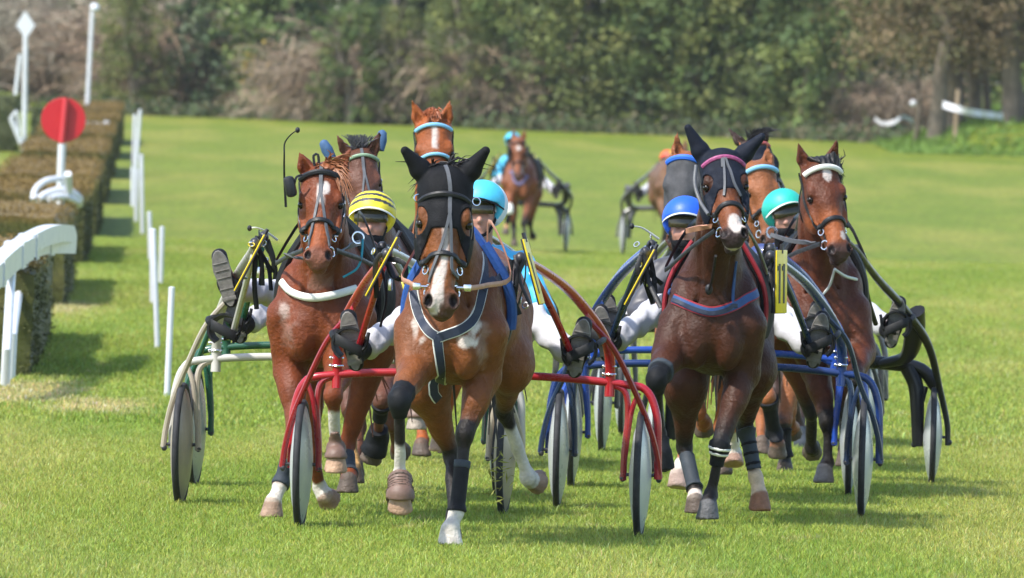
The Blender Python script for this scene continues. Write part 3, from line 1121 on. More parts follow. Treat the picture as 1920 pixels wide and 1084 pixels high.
# red disc sign
dS = 174
o0 = PG(107, dS)
top = P(123, 183, dS) - o0
ctr = P(118.5, 225, dS) - o0
t = thing('disc_sign', 'round red disc sign on a white pole between the hedge blocks', 'sign', o0)
MB().tube([(0, 0, -.1), P(116.3, 270, dS) - o0], .05, seg=12).build('pole', M_WHITE, t)
Rd = 42 / (FPX / dS)
MB().lathe([(0, -.012), (Rd - .006, -.012), (Rd, -.006), (Rd, .006), (Rd - .006, .012), (0, .012)], ctr + np.array([0, .075, 0]), (0, 1, 0), 40).build('disc', M_RED, t)
lo_, hi_ = P(116, 268, dS) - o0, P(124, 184, dS) - o0
MB().tube([lo_, hi_], .042, seg=10).build('mounting_strip', M_REDPOST, t)
# white tag behind
o0 = PG(180, 300)
t = thing('rail_end', 'short white rail end sticking out beside the red disc', 'rail', o0)
MB().tube(spl(rel(o0, [P(162, 233, 300), P(180, 234, 300), P(201, 233, 300)]), 8), .055, seg=8).build('rail', M_WHITE, t)
MB().ball(P(161, 233, 300) - o0, .07).build('end_cap', M_WHITE, t)
MB().ball(P(200, 233, 300) - o0, .08).build('end_cap', M_WHITE, t)
a = P(176, 236, 300) - o0
MB().tube([(a[0], 0, -.1), a], .03, seg=8).build('leg', M_WHITE, t)

# diamond marker with braces
dD = 306
o0 = PG(45, dD)
t = thing('diamond_marker', 'tall white pole topped by a white diamond at the left edge', 'marker post', o0)
MB().tube([(0, 0, -.1), P(48, 66, dD) - o0], .055, seg=10).build('pole', M_WHITE, t)
dm = rel(o0, [P(47, 20, dD), P(66, 48, dD), P(49, 73, dD), P(30, 48, dD)])
V = [p + np.array([0, -.03, 0]) for p in dm] + [p + np.array([0, .03, 0]) for p in dm]
MB().add(V, [(3, 2, 1, 0), (4, 5, 6, 7), (0, 1, 5, 4), (1, 2, 6, 5), (2, 3, 7, 6), (3, 0, 4, 7)]).build('diamond', M_WHITE, t, smooth=False)
for a, b, rr_ in (((52, 300), (20, 222), .05), ((20, 222), (32, 208), .035), ((36, 250), (32, 208), .03), ((29, 178), (38, 102), .042)):
    MB().tube([P(*a, dD - .3) - o0, P(*b, dD - .3) - o0], rr_, seg=8).build('brace', M_WHITE, t)
# ball-topped pole
dB = 338
o0 = PG(160, dB)
t = thing('ball_pole', 'slim white pole topped by a ball behind the hedge row', 'marker post', o0)
MB().tube(spl(rel(o0, [PG(160, dB), P(164, 190, dB), P(172, 40, dB), P(175, 6, dB)]), 12), .05, seg=8).build('pole', M_WHITE, t)
MB().ball(P(178, 15, dB) - o0, .115).build('ball', M_WHITE, t)

# slim marker posts
PO = [((263, 206), (252, 352), 'slim white marker post, farthest of the row'), ((253, 215), (249, 330), 'slim white marker post, left of the farthest one'),
      ((265, 290), (267, 438), 'slim white marker post midway, the right one of the far bundle'), ((249, 313), (249, 387), 'slim white marker post midway, leftmost and shortest of the far bundle'),
      ((257, 318), (255, 415), 'slim white marker post midway, in the middle of the far bundle'), ((280, 398), (282, 490), 'slim white marker post whose foot is hidden behind a longer post'),
      ((285, 430), (286, 575), 'slim white marker post standing close behind the longest one'), ((288, 431), (295, 659), 'longest leaning white marker post of the row'),
      ((304, 426), (301, 535), 'slim white marker post right of the longest one'), ((322, 540), (313, 746), 'nearest thick white marker post, left of the white sulky')]
for (tp, bt, lab) in PO:
    yb = bt[1] - .0297 * (bt[0] - 960)
    # distance from the foot's height in the picture
    d = 60.0
    for _ in range(60):
        d = (CAM_H - gz(d)) * FPX / max(yb - 205, 4) * .5 + d * .5
    o0 = PG(bt[0], d)
    t = thing('marker_post', lab, 'post', o0, 0, 'slim white marker posts along the track')
    tpv = P(*tp, d) - o0
    MB().tube([tpv * -.03, tpv], .023 if d < 130 else .019 + .00006 * d, seg=10).build('post', M_WHITE, t)
    MB().ball(tpv, (.024, .024, .010)).build('cap', M_WHITE, t)
# ================================================================== HORSES
M_COAT = pm('horse_coat', (1, 1, 1), rough=.52, noise=.20, nscale=26, attr=True, bump=.65, bscale=60, spec=.24)
M_EYE = pm('eye_gloss', (.010, .006, .004), rough=.22, spec=.35)
M_BLACKFAB = pm('black_lycra', (.006, .0065, .008), spec=.15, rough=.7, noise=.25, nscale=18, bump=.25, bscale=120)
M_NAVYFAB = pm('navy_lycra', (.008, .011, .020), spec=.15, rough=.7, noise=.25, nscale=18, bump=.25, bscale=120)
M_GREYMESH = pm('grey_mesh', (.040, .041, .045), rough=.7, noise=.4, nscale=14, bump=.4, bscale=160)
M_LEATHER = pm('black_leather', (.012, .013, .015), spec=.35, rough=.45, noise=.2, nscale=30, bump=.2, bscale=150)
M_TAN = pm('tan_leather', (.42, .20, .12), rough=.5, noise=.15, nscale=20)
M_GREYWEB = pm('grey_webbing', (.085, .09, .10), rough=.55, noise=.15, nscale=30)
M_STEEL = pm('polished_steel', (.72, .72, .74), rough=.22, metal=1.0)
M_NAVYWEB = pm('navy_webbing', (.010, .018, .042), rough=.6, noise=.2, nscale=30)
M_PALE = pm('pale_piping', (.62, .64, .60), rough=.6)
M_BLUEPAD = pm('blue_pad', (.010, .065, .27), rough=.75, noise=.2, nscale=9, bump=.3, bscale=50)
M_BLUEWEB = pm('blue_webbing', (.018, .065, .20), rough=.6, noise=.15, nscale=30)
M_REDWEB = pm('red_trim', (.28, .014, .024), rough=.6, noise=.1)
M_WHITEPAD = pm('white_padding', (.72, .72, .66), rough=.7, noise=.1, nscale=10, bump=.2)
M_BOOT = pm('dark_leg_boot', (.008, .009, .011), spec=.18, rough=.65, noise=.3, nscale=20, bump=.25, bscale=90)
M_GREYBOOT = pm('grey_leg_boot', (.040, .050, .062), spec=.2, rough=.65, noise=.2, nscale=16, bump=.2)
M_HOOFBOOT = pm('brown_hoof_boot', (.15, .088, .064), rough=.55, noise=.2, nscale=25, bump=.2)
M_LBLUE = pm('light_blue_band', (.20, .48, .72), rough=.55, noise=.1)
M_BBLUE = pm('bright_blue_cloth', (.02, .13, .62), rough=.65, noise=.15)
M_CYANSTR = pm('cyan_cord', (.02, .30, .45), rough=.6)
M_HAIR = {}


def hair_mat(c):
    k = 'hair_%.3f' % c[0]
    return pm(k, c, rough=.5, noise=.35, nscale=40, spec=.4)


class Horse:
    def __init__(h, label, d0, cpx, coat, poll, nose, front, ears, legs, yaw=0.0, k=1.0, vox=.013, points=None, group=None,
                 hood_ears=False, hw=1.0, blaze=None, tan=None, socks=None, muzzle=(.045, .032, .03), foam=()):
        h.foam = foam
        h.d0, h.k = d0, k
        c = P(cpx[0], cpx[1], d0)
        h.O = np.array([c[0], d0, gz(d0)])
        h.yaw = yaw
        h.T = np.array([math.sin(yaw), math.cos(yaw), 0])
        h.Lx = np.array([math.cos(yaw), -math.sin(yaw), 0])
        h.root = thing('horse', label, 'horse', h.O, 0, group)
        h.coat = np.array(coat); h.points = np.array(points if points is not None else (.014, .011, .010))
        h.socks = socks or {}; h.muz = np.array(muzzle)
        h.blaze = blaze; h.tan = tan
        h.f = Fig()
        h.vox = vox
        h.poll = h.loc(*poll); h.nose = h.loc(*nose)
        A = h.nose - h.poll
        h.Lh = np.linalg.norm(A); h.A = A / h.Lh
        fr = np.array(front, float)
        h.N = fr - h.A * (fr @ h.A); h.N /= np.linalg.norm(h.N)
        h.X = np.cross(h.N, h.A)
        if h.X[0] < 0: h.X = -h.X
        h.hs = h.Lh / .66 * hw
        h.earpx = [h.loc(*e) for e in ears]
        h.hood_ears = hood_ears
        h.legs = legs
        h.build()

    def loc(h, px, py, dd=0.0):
        return P(px, py, h.d0 + dd) - h.O

    def pt(h, x, s, z):
        return h.k * (x * h.Lx + s * h.T + np.array([0, 0, z]))

    def H(h, x, a, n):
        """head frame: x to the image right, a 0..1 poll to muzzle, n out of the face"""
        p = np.multiply.outer(np.asarray(x, float) * h.hs, h.X) + np.multiply.outer(np.asarray(a, float) * h.Lh, h.A) + np.multiply.outer(np.asarray(n, float) * h.hs, h.N)
        return h.poll + p

    def head_coords(h, v):
        q = v - h.poll
        return q @ h.X / h.hs, q @ h.A / h.Lh, q @ h.N / h.hs

    def build(h):
        f, pt, H, k = h.f, h.pt, h.H, h.k
        L, T = h.Lx, h.T
        Rt = np.stack([L, T, [0, 0, 1.0]])
        K = lambda *r: tuple(k * v for v in r)
        # trunk
        f.ell(pt(0, .82, 1.17), K(.268, .62, .335), Rt, .05)
        f.ell(pt(0, .34, 1.15), K(.232, .38, .345), Rt, .10)
        f.ell(pt(0, .17, 1.06), K(.198, .22, .225), Rt, .08)
        f.ell(pt(0, 1.32, 1.23), K(.245, .34, .270), Rt, .10)
        f.ell(pt(0, .52, 1.42), K(.085, .36, .17), Rt, .10)
        for sx in (-1, 1):
            f.ell(pt(sx * .086, .040, 1.0), K(.088, .105, .165), Rt, .014)          # pectorals
            f.ell(pt(sx * .168, .17, 1.12), K(.080, .15, .22), Rt, .03)             # shoulder
            f.ell(pt(sx * .13, 1.45, 1.06), K(.12, .20, .26), Rt, .07)              # buttock
        # neck
        base = pt(0, .27, 1.24)
        top = H(0, .16, -.135)
        mid = base * .45 + top * .55 + np.array([0, -.03, .035]) * k
        f.cone(base, mid, .285 * k, .190 * k, .08, L, .56)
        f.cone(mid, top, .190 * k, .120 * h.hs, .05, L, .60)
        f.cone(pt(0, .30, 1.40), H(0, .03, -.12), .10 * k, .06 * h.hs, .06, L, .7)   # crest
        # head
        s = h.hs
        Rh = np.stack([h.X, h.A, h.N])
        S = lambda x, a, n: (x * s, a * h.Lh / .66, n * s)
        f.ell(H(0, .12, -.03), S(.092, .105, .095), Rh, .03)
        f.cone(H(0, .10, -.03), H(0, .37, -.022), .086 * s, .080 * s, .03, h.X, 1.27)
        f.cone(H(0, .36, -.022), H(0, .80, -.012), .078 * s, .052 * s, .03, h.X, 1.0)
        f.cone(H(0, .30, .028), H(0, .84, .018), .030 * s, .022 * s, .03, h.X, 1.3)       # flat nasal bone
        f.ell(H(0, .905, -.02), S(.064, .070, .056), Rh, .03)
        for sx in (-1, 1):
            f.ell(H(sx * .072, .40, -.115), S(.048, .155, .085), Rh, .035)                # cheek
            f.ell(H(sx * .090, .315, .020), S(.022, .045, .022), Rh, .02)                 # brow
            f.ell(H(sx * .085, .46, -.028), S(.022, .12, .016), Rh, .02)                  # facial crest
            f.ell(H(sx * .046, .915, .012), S(.032, .044, .032), Rh, .02)                 # nostril wing
            f.ell(H(sx * .106, .372, .002), S(.019, .030, .020), Rh, .010, 's')             # eye socket
            f.ell(H(sx * .102, .346, .005), S(.016, .014, .018), Rh, .010)                  # upper lid
        f.cone(H(0, .42, -.15), H(0, .86, -.085), .058 * s, .036 * s, .03)
        f.ell(H(0, .985, -.028), S(.046, .030, .034), Rh, .02)
        f.ell(H(0, .955, -.082), S(.040, .042, .034), Rh, .02)
        for sx in (-1, 1):
            f.ell(H(sx * .052, .925, .030), S(.0150, .031, .026), np.stack([(h.X + sx * .35 * h.N) / 1.06, h.A, (h.N - sx * .35 * h.X) / 1.06]), .010, 's')
        f.cone(H(-.05, .985, -.056), H(.05, .985, -.056), .006 * s, .006 * s, .008, op='s')   # mouth line
        # ears
        for i, sx in ((0, -1), (1, 1)):
            b = H(sx * .066, .045, -.045); t = h.earpx[i]
            e = t - b
            fat = 1.0
            fwd = np.array([0, -1, .1]); ex = np.cross(e, fwd); ex /= np.linalg.norm(ex)
            f.cone(b, b + e * .38, .031 * s, .038 * s, .02, ex, 1.05)
            f.cone(b + e * .38, b + e * .97, .038 * s, (.013 if h.hood_ears else .006) * s, .012, ex, 1.0)
            if not h.hood_ears:
                fw = np.cross(ex, e); fw /= np.linalg.norm(fw)
                if fw[1] > 0: fw = -fw
                f.cone(b + e * .30 + fw * .030 * s, b + e * .86 + fw * .018 * s, .020 * s, .010 * s, .010, ex, 1.0, op='s')
        # legs
        h.chain = {}
        for nm, spec in h.legs.items():
            fore = nm[0] == 'F'
            sx = -1 if nm[1] == 'L' else 1
            pts = [h.loc(*q) if not isinstance(q, np.ndarray) else q for q in spec['j']]
            kn, fe, ho = pts[:3]
            if fore:
                el = h.loc(*spec['e']) if 'e' in spec else pt(sx * .165, .20, .90)
                f.cone(pt(sx * .19, .10, 1.08), el, .100 * k, .090 * k, .035)
                f.cone(el, kn, .088 * k, .046 * k, .04, L, .92)
                dirn = (kn - el) / np.linalg.norm(kn - el)
                f.ell(el + (kn - el) * .28 + np.array([0, -.018, 0]) * k, K(.070, .078, .14), ortho(dirn, (0, -1, 0))[[0, 1, 2]], .03)
                f.ell(kn, K(.047, .052, .062), None, .02)
                r1, r2, rf, rp = .029, .027, .038, .031
            else:
                st = h.loc(*spec['e']) if 'e' in spec else pt(sx * .175, 1.10, .94)
                f.cone(pt(sx * .125, 1.36, 1.14), st, .195 * k, .150 * k, .08, L, .76)
                f.cone(st, kn, .125 * k, .046 * k, .06, L, .8)
                f.ell(kn, K(.042, .058, .066), None, .02)
                # point of hock
                f.cone(kn, kn + (st - kn) / np.linalg.norm(st - kn) * .05 + np.array([0, .05, 0]) * k, .036 * k, .026 * k, .02)
                el = st
                r1, r2, rf, rp = .033, .029, .040, .032
            f.cone(kn, fe, r1 * k, r2 * k, .025)
            bk = np.cross(fe - kn, L); bk /= np.linalg.norm(bk)
            if bk[1] < 0: bk = -bk
            f.cone(kn + bk * .018 * k, fe + bk * .014 * k, .020 * k, .020 * k, .02)      # tendons
            f.ell(fe, K(rf, rf * 1.08, rf * 1.15), None, .02)
            f.ell(fe + bk * .028 * k, K(.024, .026, .03), None, .02)                        # ergot
            nr = np.array(spec.get('n', (0, 0, -1)), float); nr /= np.linalg.norm(nr)
            cor = ho + (fe - ho) * .12 - nr * .060 * k
            f.cone(fe, cor, rp * k, .040 * k, .02)
            f.hoof(cor, ho, nr, .047 * k, .064 * k, .008)
            h.chain[nm] = (el, kn, fe, cor, ho)
        # creases: breastbone, base of the neck, point of the shoulder, flank of the forearm
        f.cone(pt(0, -.075, 1.16), pt(0, -.055, .86), .010 * k, .014 * k, .02, op='s')
        for sx in (-1, 1):
            f.cone(h.H(sx * .085, .20, -.19), pt(sx * .085, .0, 1.17), .010 * s, .014 * k, .03, op='s')      # jugular groove
            f.cone(pt(sx * .245, .30, 1.34), pt(sx * .235, .26, .98), .012 * k, .012 * k, .03, op='s')
        if h.vox < .0125:
            h.veins(f)
        # docked sweep of the tail
        tl = spl([pt(0, 1.62, 1.34), pt(0, 1.74, 1.22), pt(0.02, 1.80, .95)], 6)
        def ripple(v, X, Y, Z):
            w = np.sin(21 * X + 9 * Y - 6 * Z) * np.sin(15 * Z + 11 * Y - 7 * X) + .7 * np.sin(34 * X - 19 * Z + 13 * Y) * np.sin(27 * Y + 23 * Z) + .4 * np.sin(57 * Z + 31 * X) * np.sin(49 * X - 37 * Y)
            return (v + .0030 * w).astype(np.float32)
        V, F = f.mesh(h.vox, post=ripple)
        col = h.colour(V)
        h.body = mesh_np('body', V, F, M_COAT, h.root, col=col)
        mb = MB(); r = np.random.default_rng(3)
        strands(mb, [tl[0] + r.normal(size=3) * .02 for _ in range(46)], [tl[-1] + np.array([r.normal() * .09, r.normal() * .09 + .05, -abs(r.normal()) * .2 - .1]) for _ in range(46)], (0, .12, .12), .014, 7, 4, seed=2)
        mb.build('tail', hair_mat(tuple(h.hairc())), h.root)
        for sx in (-1, 1):
            MB().ball(h.H(sx * .0970, .372, -.002), .0205 * s, 12, 8).build('eye', M_EYE, h.root)

    def veins(h, f):
        """raised veins on face, shoulder, forearm and belly"""
        r = np.random.default_rng(int(h.d0 * 10))
        paths = []
        for sx in (-1, 1):
            paths.append((h.H(np.array([.095, .088, .075, .066]) * sx, np.array([.47, .58, .70, .80]), np.array([-.03, -.02, -.015, .0])), .0045))
            paths.append((h.H(np.array([.088, .074, .055]) * sx, np.array([.60, .66, .74]), np.array([-.03, .0, .03])), .0035))
            for _ in range(5):
                a = h.pt(sx * r.uniform(.10, .22), r.uniform(-.02, .2), r.uniform(.92, 1.25)); st = [a]
                d = np.array([r.normal() * .3, .2, -1.0])
                for _ in range(5):
                    d = d + r.normal(size=3) * .45; d /= np.linalg.norm(d)
                    st.append(st[-1] + d * .055)
                paths.append((np.array(st), r.uniform(.003, .0048)))
        for nm, ch in h.chain.items():
            if nm[0] == 'F':
                a, b = ch[0], ch[1]
                for _ in range(2):
                    o = np.array([r.normal() * .05, -.09, 0])
                    t = np.linspace(.05, .9, 6)[:, None]
                    paths.append((a + (b - a) * t + o + r.normal(size=(6, 3)) * .012, r.uniform(.003, .0045)))
        new = []
        for p, rad in paths:
            q = h.f.snap_pts(spl(p, 9), -.001)
            for i in range(len(q) - 1):
                if np.linalg.norm(q[i + 1] - q[i]) < .12:
                    new.append((q[i], q[i + 1], rad))
        for a, b, rad in new:
            f.cone(a, b, rad, rad, .006)

    def hairc(h):
        return h.points * 1.1 if h.points[0] < .03 else h.coat * .9

    def colour(h, V):
        n = vnoise(V, 9, 4); n2 = vnoise(V, 30, 8)
        c = np.tile(h.coat, (len(V), 1)) * (1 + .18 * n + .08 * n2 + .14 * vnoise(V, 3.2, 12) + .04 * vnoise(V * np.array([1, 1, .35]), 60, 13))[:, None]
        x, a, nn = h.head_coords(V)
        inhead = (np.abs(x) < .16) & (a > -.05) & (a < 1.12) & (nn > -.25) & (nn < .16)
        # darker muzzle
        m = sstep(.80, .93, a + .02 * n) * inhead
        c = c * (1 - m[:, None] * .75) + h.muz * m[:, None] * .75
        if h.tan is not None:
            t_ = sstep(.42, .62, a + .04 * n) * (1 - sstep(.80, .90, a)) * inhead
            c = c * (1 - t_[:, None]) + np.array(h.tan) * (1 + .15 * n2[:, None]) * t_[:, None]
        if h.blaze is not None:
            w = h.blaze(x + .012 * n, a + .012 * n2, nn) * inhead * (nn > -.06)
            c = c * (1 - w[:, None]) + np.array([.50, .43, .39]) * w[:, None]
        # dark nostril lining, eye rims
        for sx in (-1, 1):
            dn = np.sqrt(((x - sx * .052) / .020) ** 2 + ((a - .925) / .048) ** 2 + ((nn - .026) / .034) ** 2)
            w = (1 - sstep(.75, 1.15, dn)) * inhead
            c = c * (1 - w[:, None]) + np.array([.012, .008, .008]) * w[:, None]
            de = np.sqrt(((x - sx * .106) / .030) ** 2 + ((a - .352) / .05) ** 2 + ((nn - .0) / .03) ** 2)
            w = (1 - sstep(.7, 1.2, de)) * inhead * .6
            c = c * (1 - w[:, None]) + np.array([.03, .018, .014]) * w[:, None]
        # legs
        best = np.full(len(V), 1e9); lt = np.zeros(len(V)); which = np.zeros(len(V), int)
        names = list(h.chain)
        for li, nm in enumerate(names):
            ch = h.chain[nm]
            for i in range(4):
                a0, b0 = ch[i], ch[i + 1]
                ba = b0 - a0; t = np.clip((V - a0) @ ba / (ba @ ba), 0, 1)
                d = np.linalg.norm(V - a0 - t[:, None] * ba, axis=1)
                if i == 0: d = d + .02
                u = d < best
                best[u] = d[u]; lt[u] = (i + t)[u]; which[u] = li
        leg = best < .135 * h.k
        lt = np.where(leg, lt + .05 * n, 0)
        pts_dark = np.minimum(1, sstep(.55, 1.0, lt)) if h.points[0] < .03 else np.zeros(len(V))
        c = c * (1 - pts_dark[:, None]) + h.points * pts_dark[:, None]
        for li, nm in enumerate(names):
            sel = (which == li) & leg
            sk = h.socks.get(nm)
            if sk:
                w = sstep(sk[0] - .06, sk[0] + .06, lt + .06 * n2) * sel
                wc = np.array(sk[1]) if len(sk) > 1 else np.array([.54, .50, .44])
                c = c * (1 - w[:, None]) + wc * w[:, None]
            hoofc = np.array(h.socks.get(nm + 'h', (.10, .075, .06)))
            w = sstep(2.90, 3.02, lt) * sel
            c = c * (1 - w[:, None]) + hoofc * (1 + .2 * n2[:, None]) * w[:, None]
        for (px, py, rx, ry, amt) in h.foam:
            q = h.loc(px, py, 0)
            s_ = h.d0 / FPX
            d = np.sqrt(((V[:, 0] - q[0]) / (rx * s_)) ** 2 + ((V[:, 2] - q[2]) / (ry * s_)) ** 2)
            ns = vnoise(V, 75, 21, 3) * .55 + vnoise(V, 26, 22, 2) * .45
            w = (1 - sstep(.35, 1.0, d + .55 * ns)) * amt * (V[:, 1] < .35)
            c = c * (1 - w[:, None]) + np.array([.60, .55, .50]) * w[:, None]
        return np.clip(c, .004, .9)

    # -------- fitted pieces
    def shell(h, name, mat, region, lo, hi, res, thick, parent=None, smooth=True):
        def post(v, X, Y, Z):
            return np.maximum(v - thick, region(X, Y, Z)).astype(np.float32)
        lo, hi = np.minimum(lo, hi), np.maximum(lo, hi)
        V, F = h.f.mesh(res, lo, hi, post)
        if len(V) == 0:
            return None
        return mesh_np(name, V, F, mat, parent or h.root)

    def hc(h, X, Y, Z):
        q0, q1, q2 = X - h.poll[0], Y - h.poll[1], Z - h.poll[2]
        d = lambda w: q0 * w[0] + q1 * w[1] + q2 * w[2]
        return d(h.X) / h.hs, d(h.A) / h.Lh, d(h.N) / h.hs

    def head_box(h):
        c = np.array([h.H(x, a, n) for x in (-.2, .2) for a in (-.1, 1.1) for n in (-.28, .12)] + list(h.earpx))
        return c.min(0) - .04, c.max(0) + .04

    def hood(h, name, mat, edge, eyes=True, ears=True, back=-.20, thick=.007, res=.0065, eye=(.036, .085), lab=None, top=-9):
        """cloth hood: region(x, a, n) in the head frame, lower edge as a function of |x|"""
        def region(X, Y, Z):
            x, a, n = h.hc(X, Y, Z)
            ax = np.abs(x)
            g = (a - edge(ax)) * h.Lh
            g = np.maximum(g, (back - n) * h.hs)
            g = np.maximum(g, (top - a) * h.Lh)
            if eyes:
                e = (np.sqrt(((ax - .103) / eye[0]) ** 2 + ((a - .355) / eye[1]) ** 2) - 1) * .035
                e = np.where((n > -.10), e, 1.0)
                g = np.maximum(g, -e)
            if not ears:
                g = np.maximum(g, (-.03 - a) * h.Lh)
            return g
        lo, hi = h.head_box()
        o = h.shell(name, mat, region, lo, hi, res, thick)
        if lab and o: o['label'] = lab
        return o

    def legwrap(h, nm, t0, t1, mat, name, thick=.009, res=.008, lab=None):
        """boot round a leg between chain parameters t0..t1 (0 elbow, 1 knee, 2 fetlock, 3 coronet, 4 sole)"""
        ch = h.chain[nm]
        def P_(t):
            i = min(int(t), 3); return ch[i] + (ch[i + 1] - ch[i]) * (t - i), (ch[i + 1] - ch[i]) / np.linalg.norm(ch[i + 1] - ch[i])
        p0, d0 = P_(t0 + 1e-6); p1, d1 = P_(t1 - 1e-6)
        def region(X, Y, Z):
            g0 = -((X - p0[0]) * d0[0] + (Y - p0[1]) * d0[1] + (Z - p0[2]) * d0[2])
            g1 = (X - p1[0]) * d1[0] + (Y - p1[1]) * d1[1] + (Z - p1[2]) * d1[2]
            g = np.maximum(g0, g1)
            m = [P_(t0 + (t1 - t0) * q)[0] for q in np.linspace(0, 1, 7)]
            dist = None
            for q in m:
                d = np.sqrt((X - q[0]) ** 2 + (Y - q[1]) ** 2 + (Z - q[2]) ** 2)
                dist = d if dist is None else np.minimum(dist, d)
            return np.maximum(g, dist - .115 * h.k)
        mm = np.array([P_(t0 + (t1 - t0) * q)[0] for q in np.linspace(0, 1, 5)])
        o = h.shell(name, mat, region, mm.min(0) - .11, mm.max(0) + .11, res, thick)
        if lab and o: o['label'] = lab
        return o

    def march(h, pts, dd0=-1.2, off=.004):
        """first points of the body's surface along the view lines through photo pixels"""
        p = np.array([h.loc(q[0], q[1], q[2] if len(q) > 2 else dd0) for q in pts])
        e = np.array([h.loc(q[0], q[1], (q[2] if len(q) > 2 else dd0) + 1.0) for q in pts])
        d = (e - p) / np.linalg.norm(e - p, axis=1)[:, None]
        live = np.ones(len(p), bool)
        for _ in range(90):
            v = h.f.at(p) - off
            live = (v > .0008) & (p[:, 1] < 2.2)
            if not live.any(): break
            p = p + d * (np.maximum(v * .75, .0012) * live)[:, None]
        return p[p[:, 1] < 2.2]

    def snap(h, p, off=.004, it=14):
        p = np.array(p, float)
        for _ in range(it):
            v = h.f.at(p) - off
            g = h.f.grad(p)
            gg = (g * g).sum(-1)
            p = p - (v / np.maximum(gg, .05))[..., None] * g * .9
        return p

    def strap(h, pts, w, mat, name, parent=None, th=.004, n=28, snap=True, off=.003, smoothn=True):
        p = spl(pts, n)
        if snap:
            p = h.snap(p, off)
            p[1:-1] = (p[:-2] + 2 * p[1:-1] + p[2:]) / 4
            p = h.snap(p, off)
        nr = h.f.grad(p); nr /= np.linalg.norm(nr, axis=1)[:, None] + 1e-9
        T = np.gradient(p, axis=0); T /= np.linalg.norm(T, axis=1)[:, None] + 1e-9
        sd = np.cross(nr, T); sd /= np.linalg.norm(sd, axis=1)[:, None] + 1e-9
        V, F = [], []
        for i in range(len(p)):
            V += [p[i] - sd[i] * w / 2 - nr[i] * .004, p[i] + sd[i] * w / 2 - nr[i] * .004, p[i] + sd[i] * w * .46 + nr[i] * th, p[i] - sd[i] * w * .46 + nr[i] * th]
        for i in range(len(p) - 1):
            a = i * 4
            for j in range(4):
                F.append((a + j, a + (j + 1) % 4, a + 4 + (j + 1) % 4, a + 4 + j))
        F += [(3, 2, 1, 0), tuple(len(V) - 4 + j for j in range(4))]
        return MB().add(V, F).build(name, mat, parent or h.root)

    def pxs(h, pts, dd0=-1.2, off=.004):
        return list(h.march(pts, dd0, off))

    def ring(h, c, ax, R=.026, r=.004, name='bit_ring', parent=None):
        return MB().torus(c, ax, R, r, 20, 6).build(name, M_STEEL, parent or h.root)

    def bridle(h, brow=M_LEATHER, nose_a=.60, nosew=.024, noser=None, face=None, cheek=M_LEATHER, brow_a=.135, browr=.012, rings=True, nose=True):
        br = thing('bridle', '', '', (0, 0, 0)); br.parent = h.root
        for k_ in ('label', 'category'): del br[k_]
        H = h.H
        s = h.hs
        # browband: rounded tube hugging the forehead
        p = h.snap(H(np.linspace(-.115, .115, 25), brow_a + .03 * (1 - np.cos(np.linspace(-1.4, 1.4, 25))), .07 - .05 * np.abs(np.linspace(-1, 1, 25)) ** 2), browr * .5)
        MB().tube(p, browr * s, seg=8).build('browband', brow, br)
        if nose:
            t = np.linspace(-1, 1, 25)
            p = h.snap(H(.095 * np.sin(t * 1.5), nose_a + .055 * np.abs(t) ** 1.5, .075 * np.cos(t * 1.5) - .03), .006)
            MB().tube(p, .011 * s, seg=8, flat=(1.25, .8)).build('noseband', M_LEATHER, br)
        for sx in (-1, 1):
            h.strap(H(np.array([.112, .120, .112, .092, .080]) * sx, np.array([.10, .27, .45, .62, .78]), np.array([-.03, -.055, -.05, -.045, -.04])), .020 * s, cheek, 'cheek_strap', br, off=.005)
            h.strap(H(np.array([.108, .112, .105, .07]) * sx, np.array([.04, .20, .38, .50]), np.array([-.06, -.12, -.17, -.215])), .016 * s, cheek, 'throat_strap', br, off=.005, n=16)
            if rings:
                c = h.snap(H(sx * .08, .815, -.05), .012)
                h.ring(c, h.X * .8 + h.N * .5 * sx, .025 * s, .0042 * s, 'bit_ring', br)
                c = h.snap(H(sx * .086, .73, -.045), .010)
                h.ring(c, h.X * .75 + h.N * .6 * sx, .018 * s, .0036 * s, 'bit_ring', br)
        if face == 'split':       # overcheck: one strap on the forehead splitting round the nose
            h.strap(H(np.zeros(5), np.array([-.02, .08, .16, .25, .33]), np.full(5, .08)), .020 * s, M_GREYWEB, 'overcheck_strap', br, n=20)
            for sx in (-1, 1):
                h.strap(H(np.array([.004, .012, .026, .040, .058, .074]) * sx, np.array([.32, .40, .50, .60, .70, .80]), np.array([.08, .08, .08, .07, .06, .02])), .014 * s, M_GREYWEB, 'overcheck_strap', br, n=24)
            for (x_, a_, n_) in ((.118, .30, -.05), (.112, .44, -.045), (.094, .60, -.04), (.086, .69, -.03)):
                c = h.snap(H(sx * x_, a_, n_), .008)
                nn = h.f.grad(c); nn /= np.linalg.norm(nn)
                MB().box(c, (.020 * s, .022 * s, .006), R=ortho(nn, h.A).T, bev=.002).build('buckle', M_STEEL, br)
        h.br = br
        return br


def stripe(c0, w0, a0, a1, soft=.02, slope=0.0):
    return lambda x, a, n: (1 - sstep(w0 - .006, w0 + .006, np.abs(x - c0 - slope * (a - a0)))) * sstep(a0 - soft, a0 + soft, a) * (1 - sstep(a1 - soft, a1 + soft, a))


def spot(c, a, rx, ra):
    return lambda x, aa, n: 1 - sstep(.85, 1.1, np.sqrt(((x - c) / rx) ** 2 + ((aa - a) / ra) ** 2))


def either(*fs):
    return lambda x, a, n: np.max([g(x, a, n) for g in fs], axis=0)


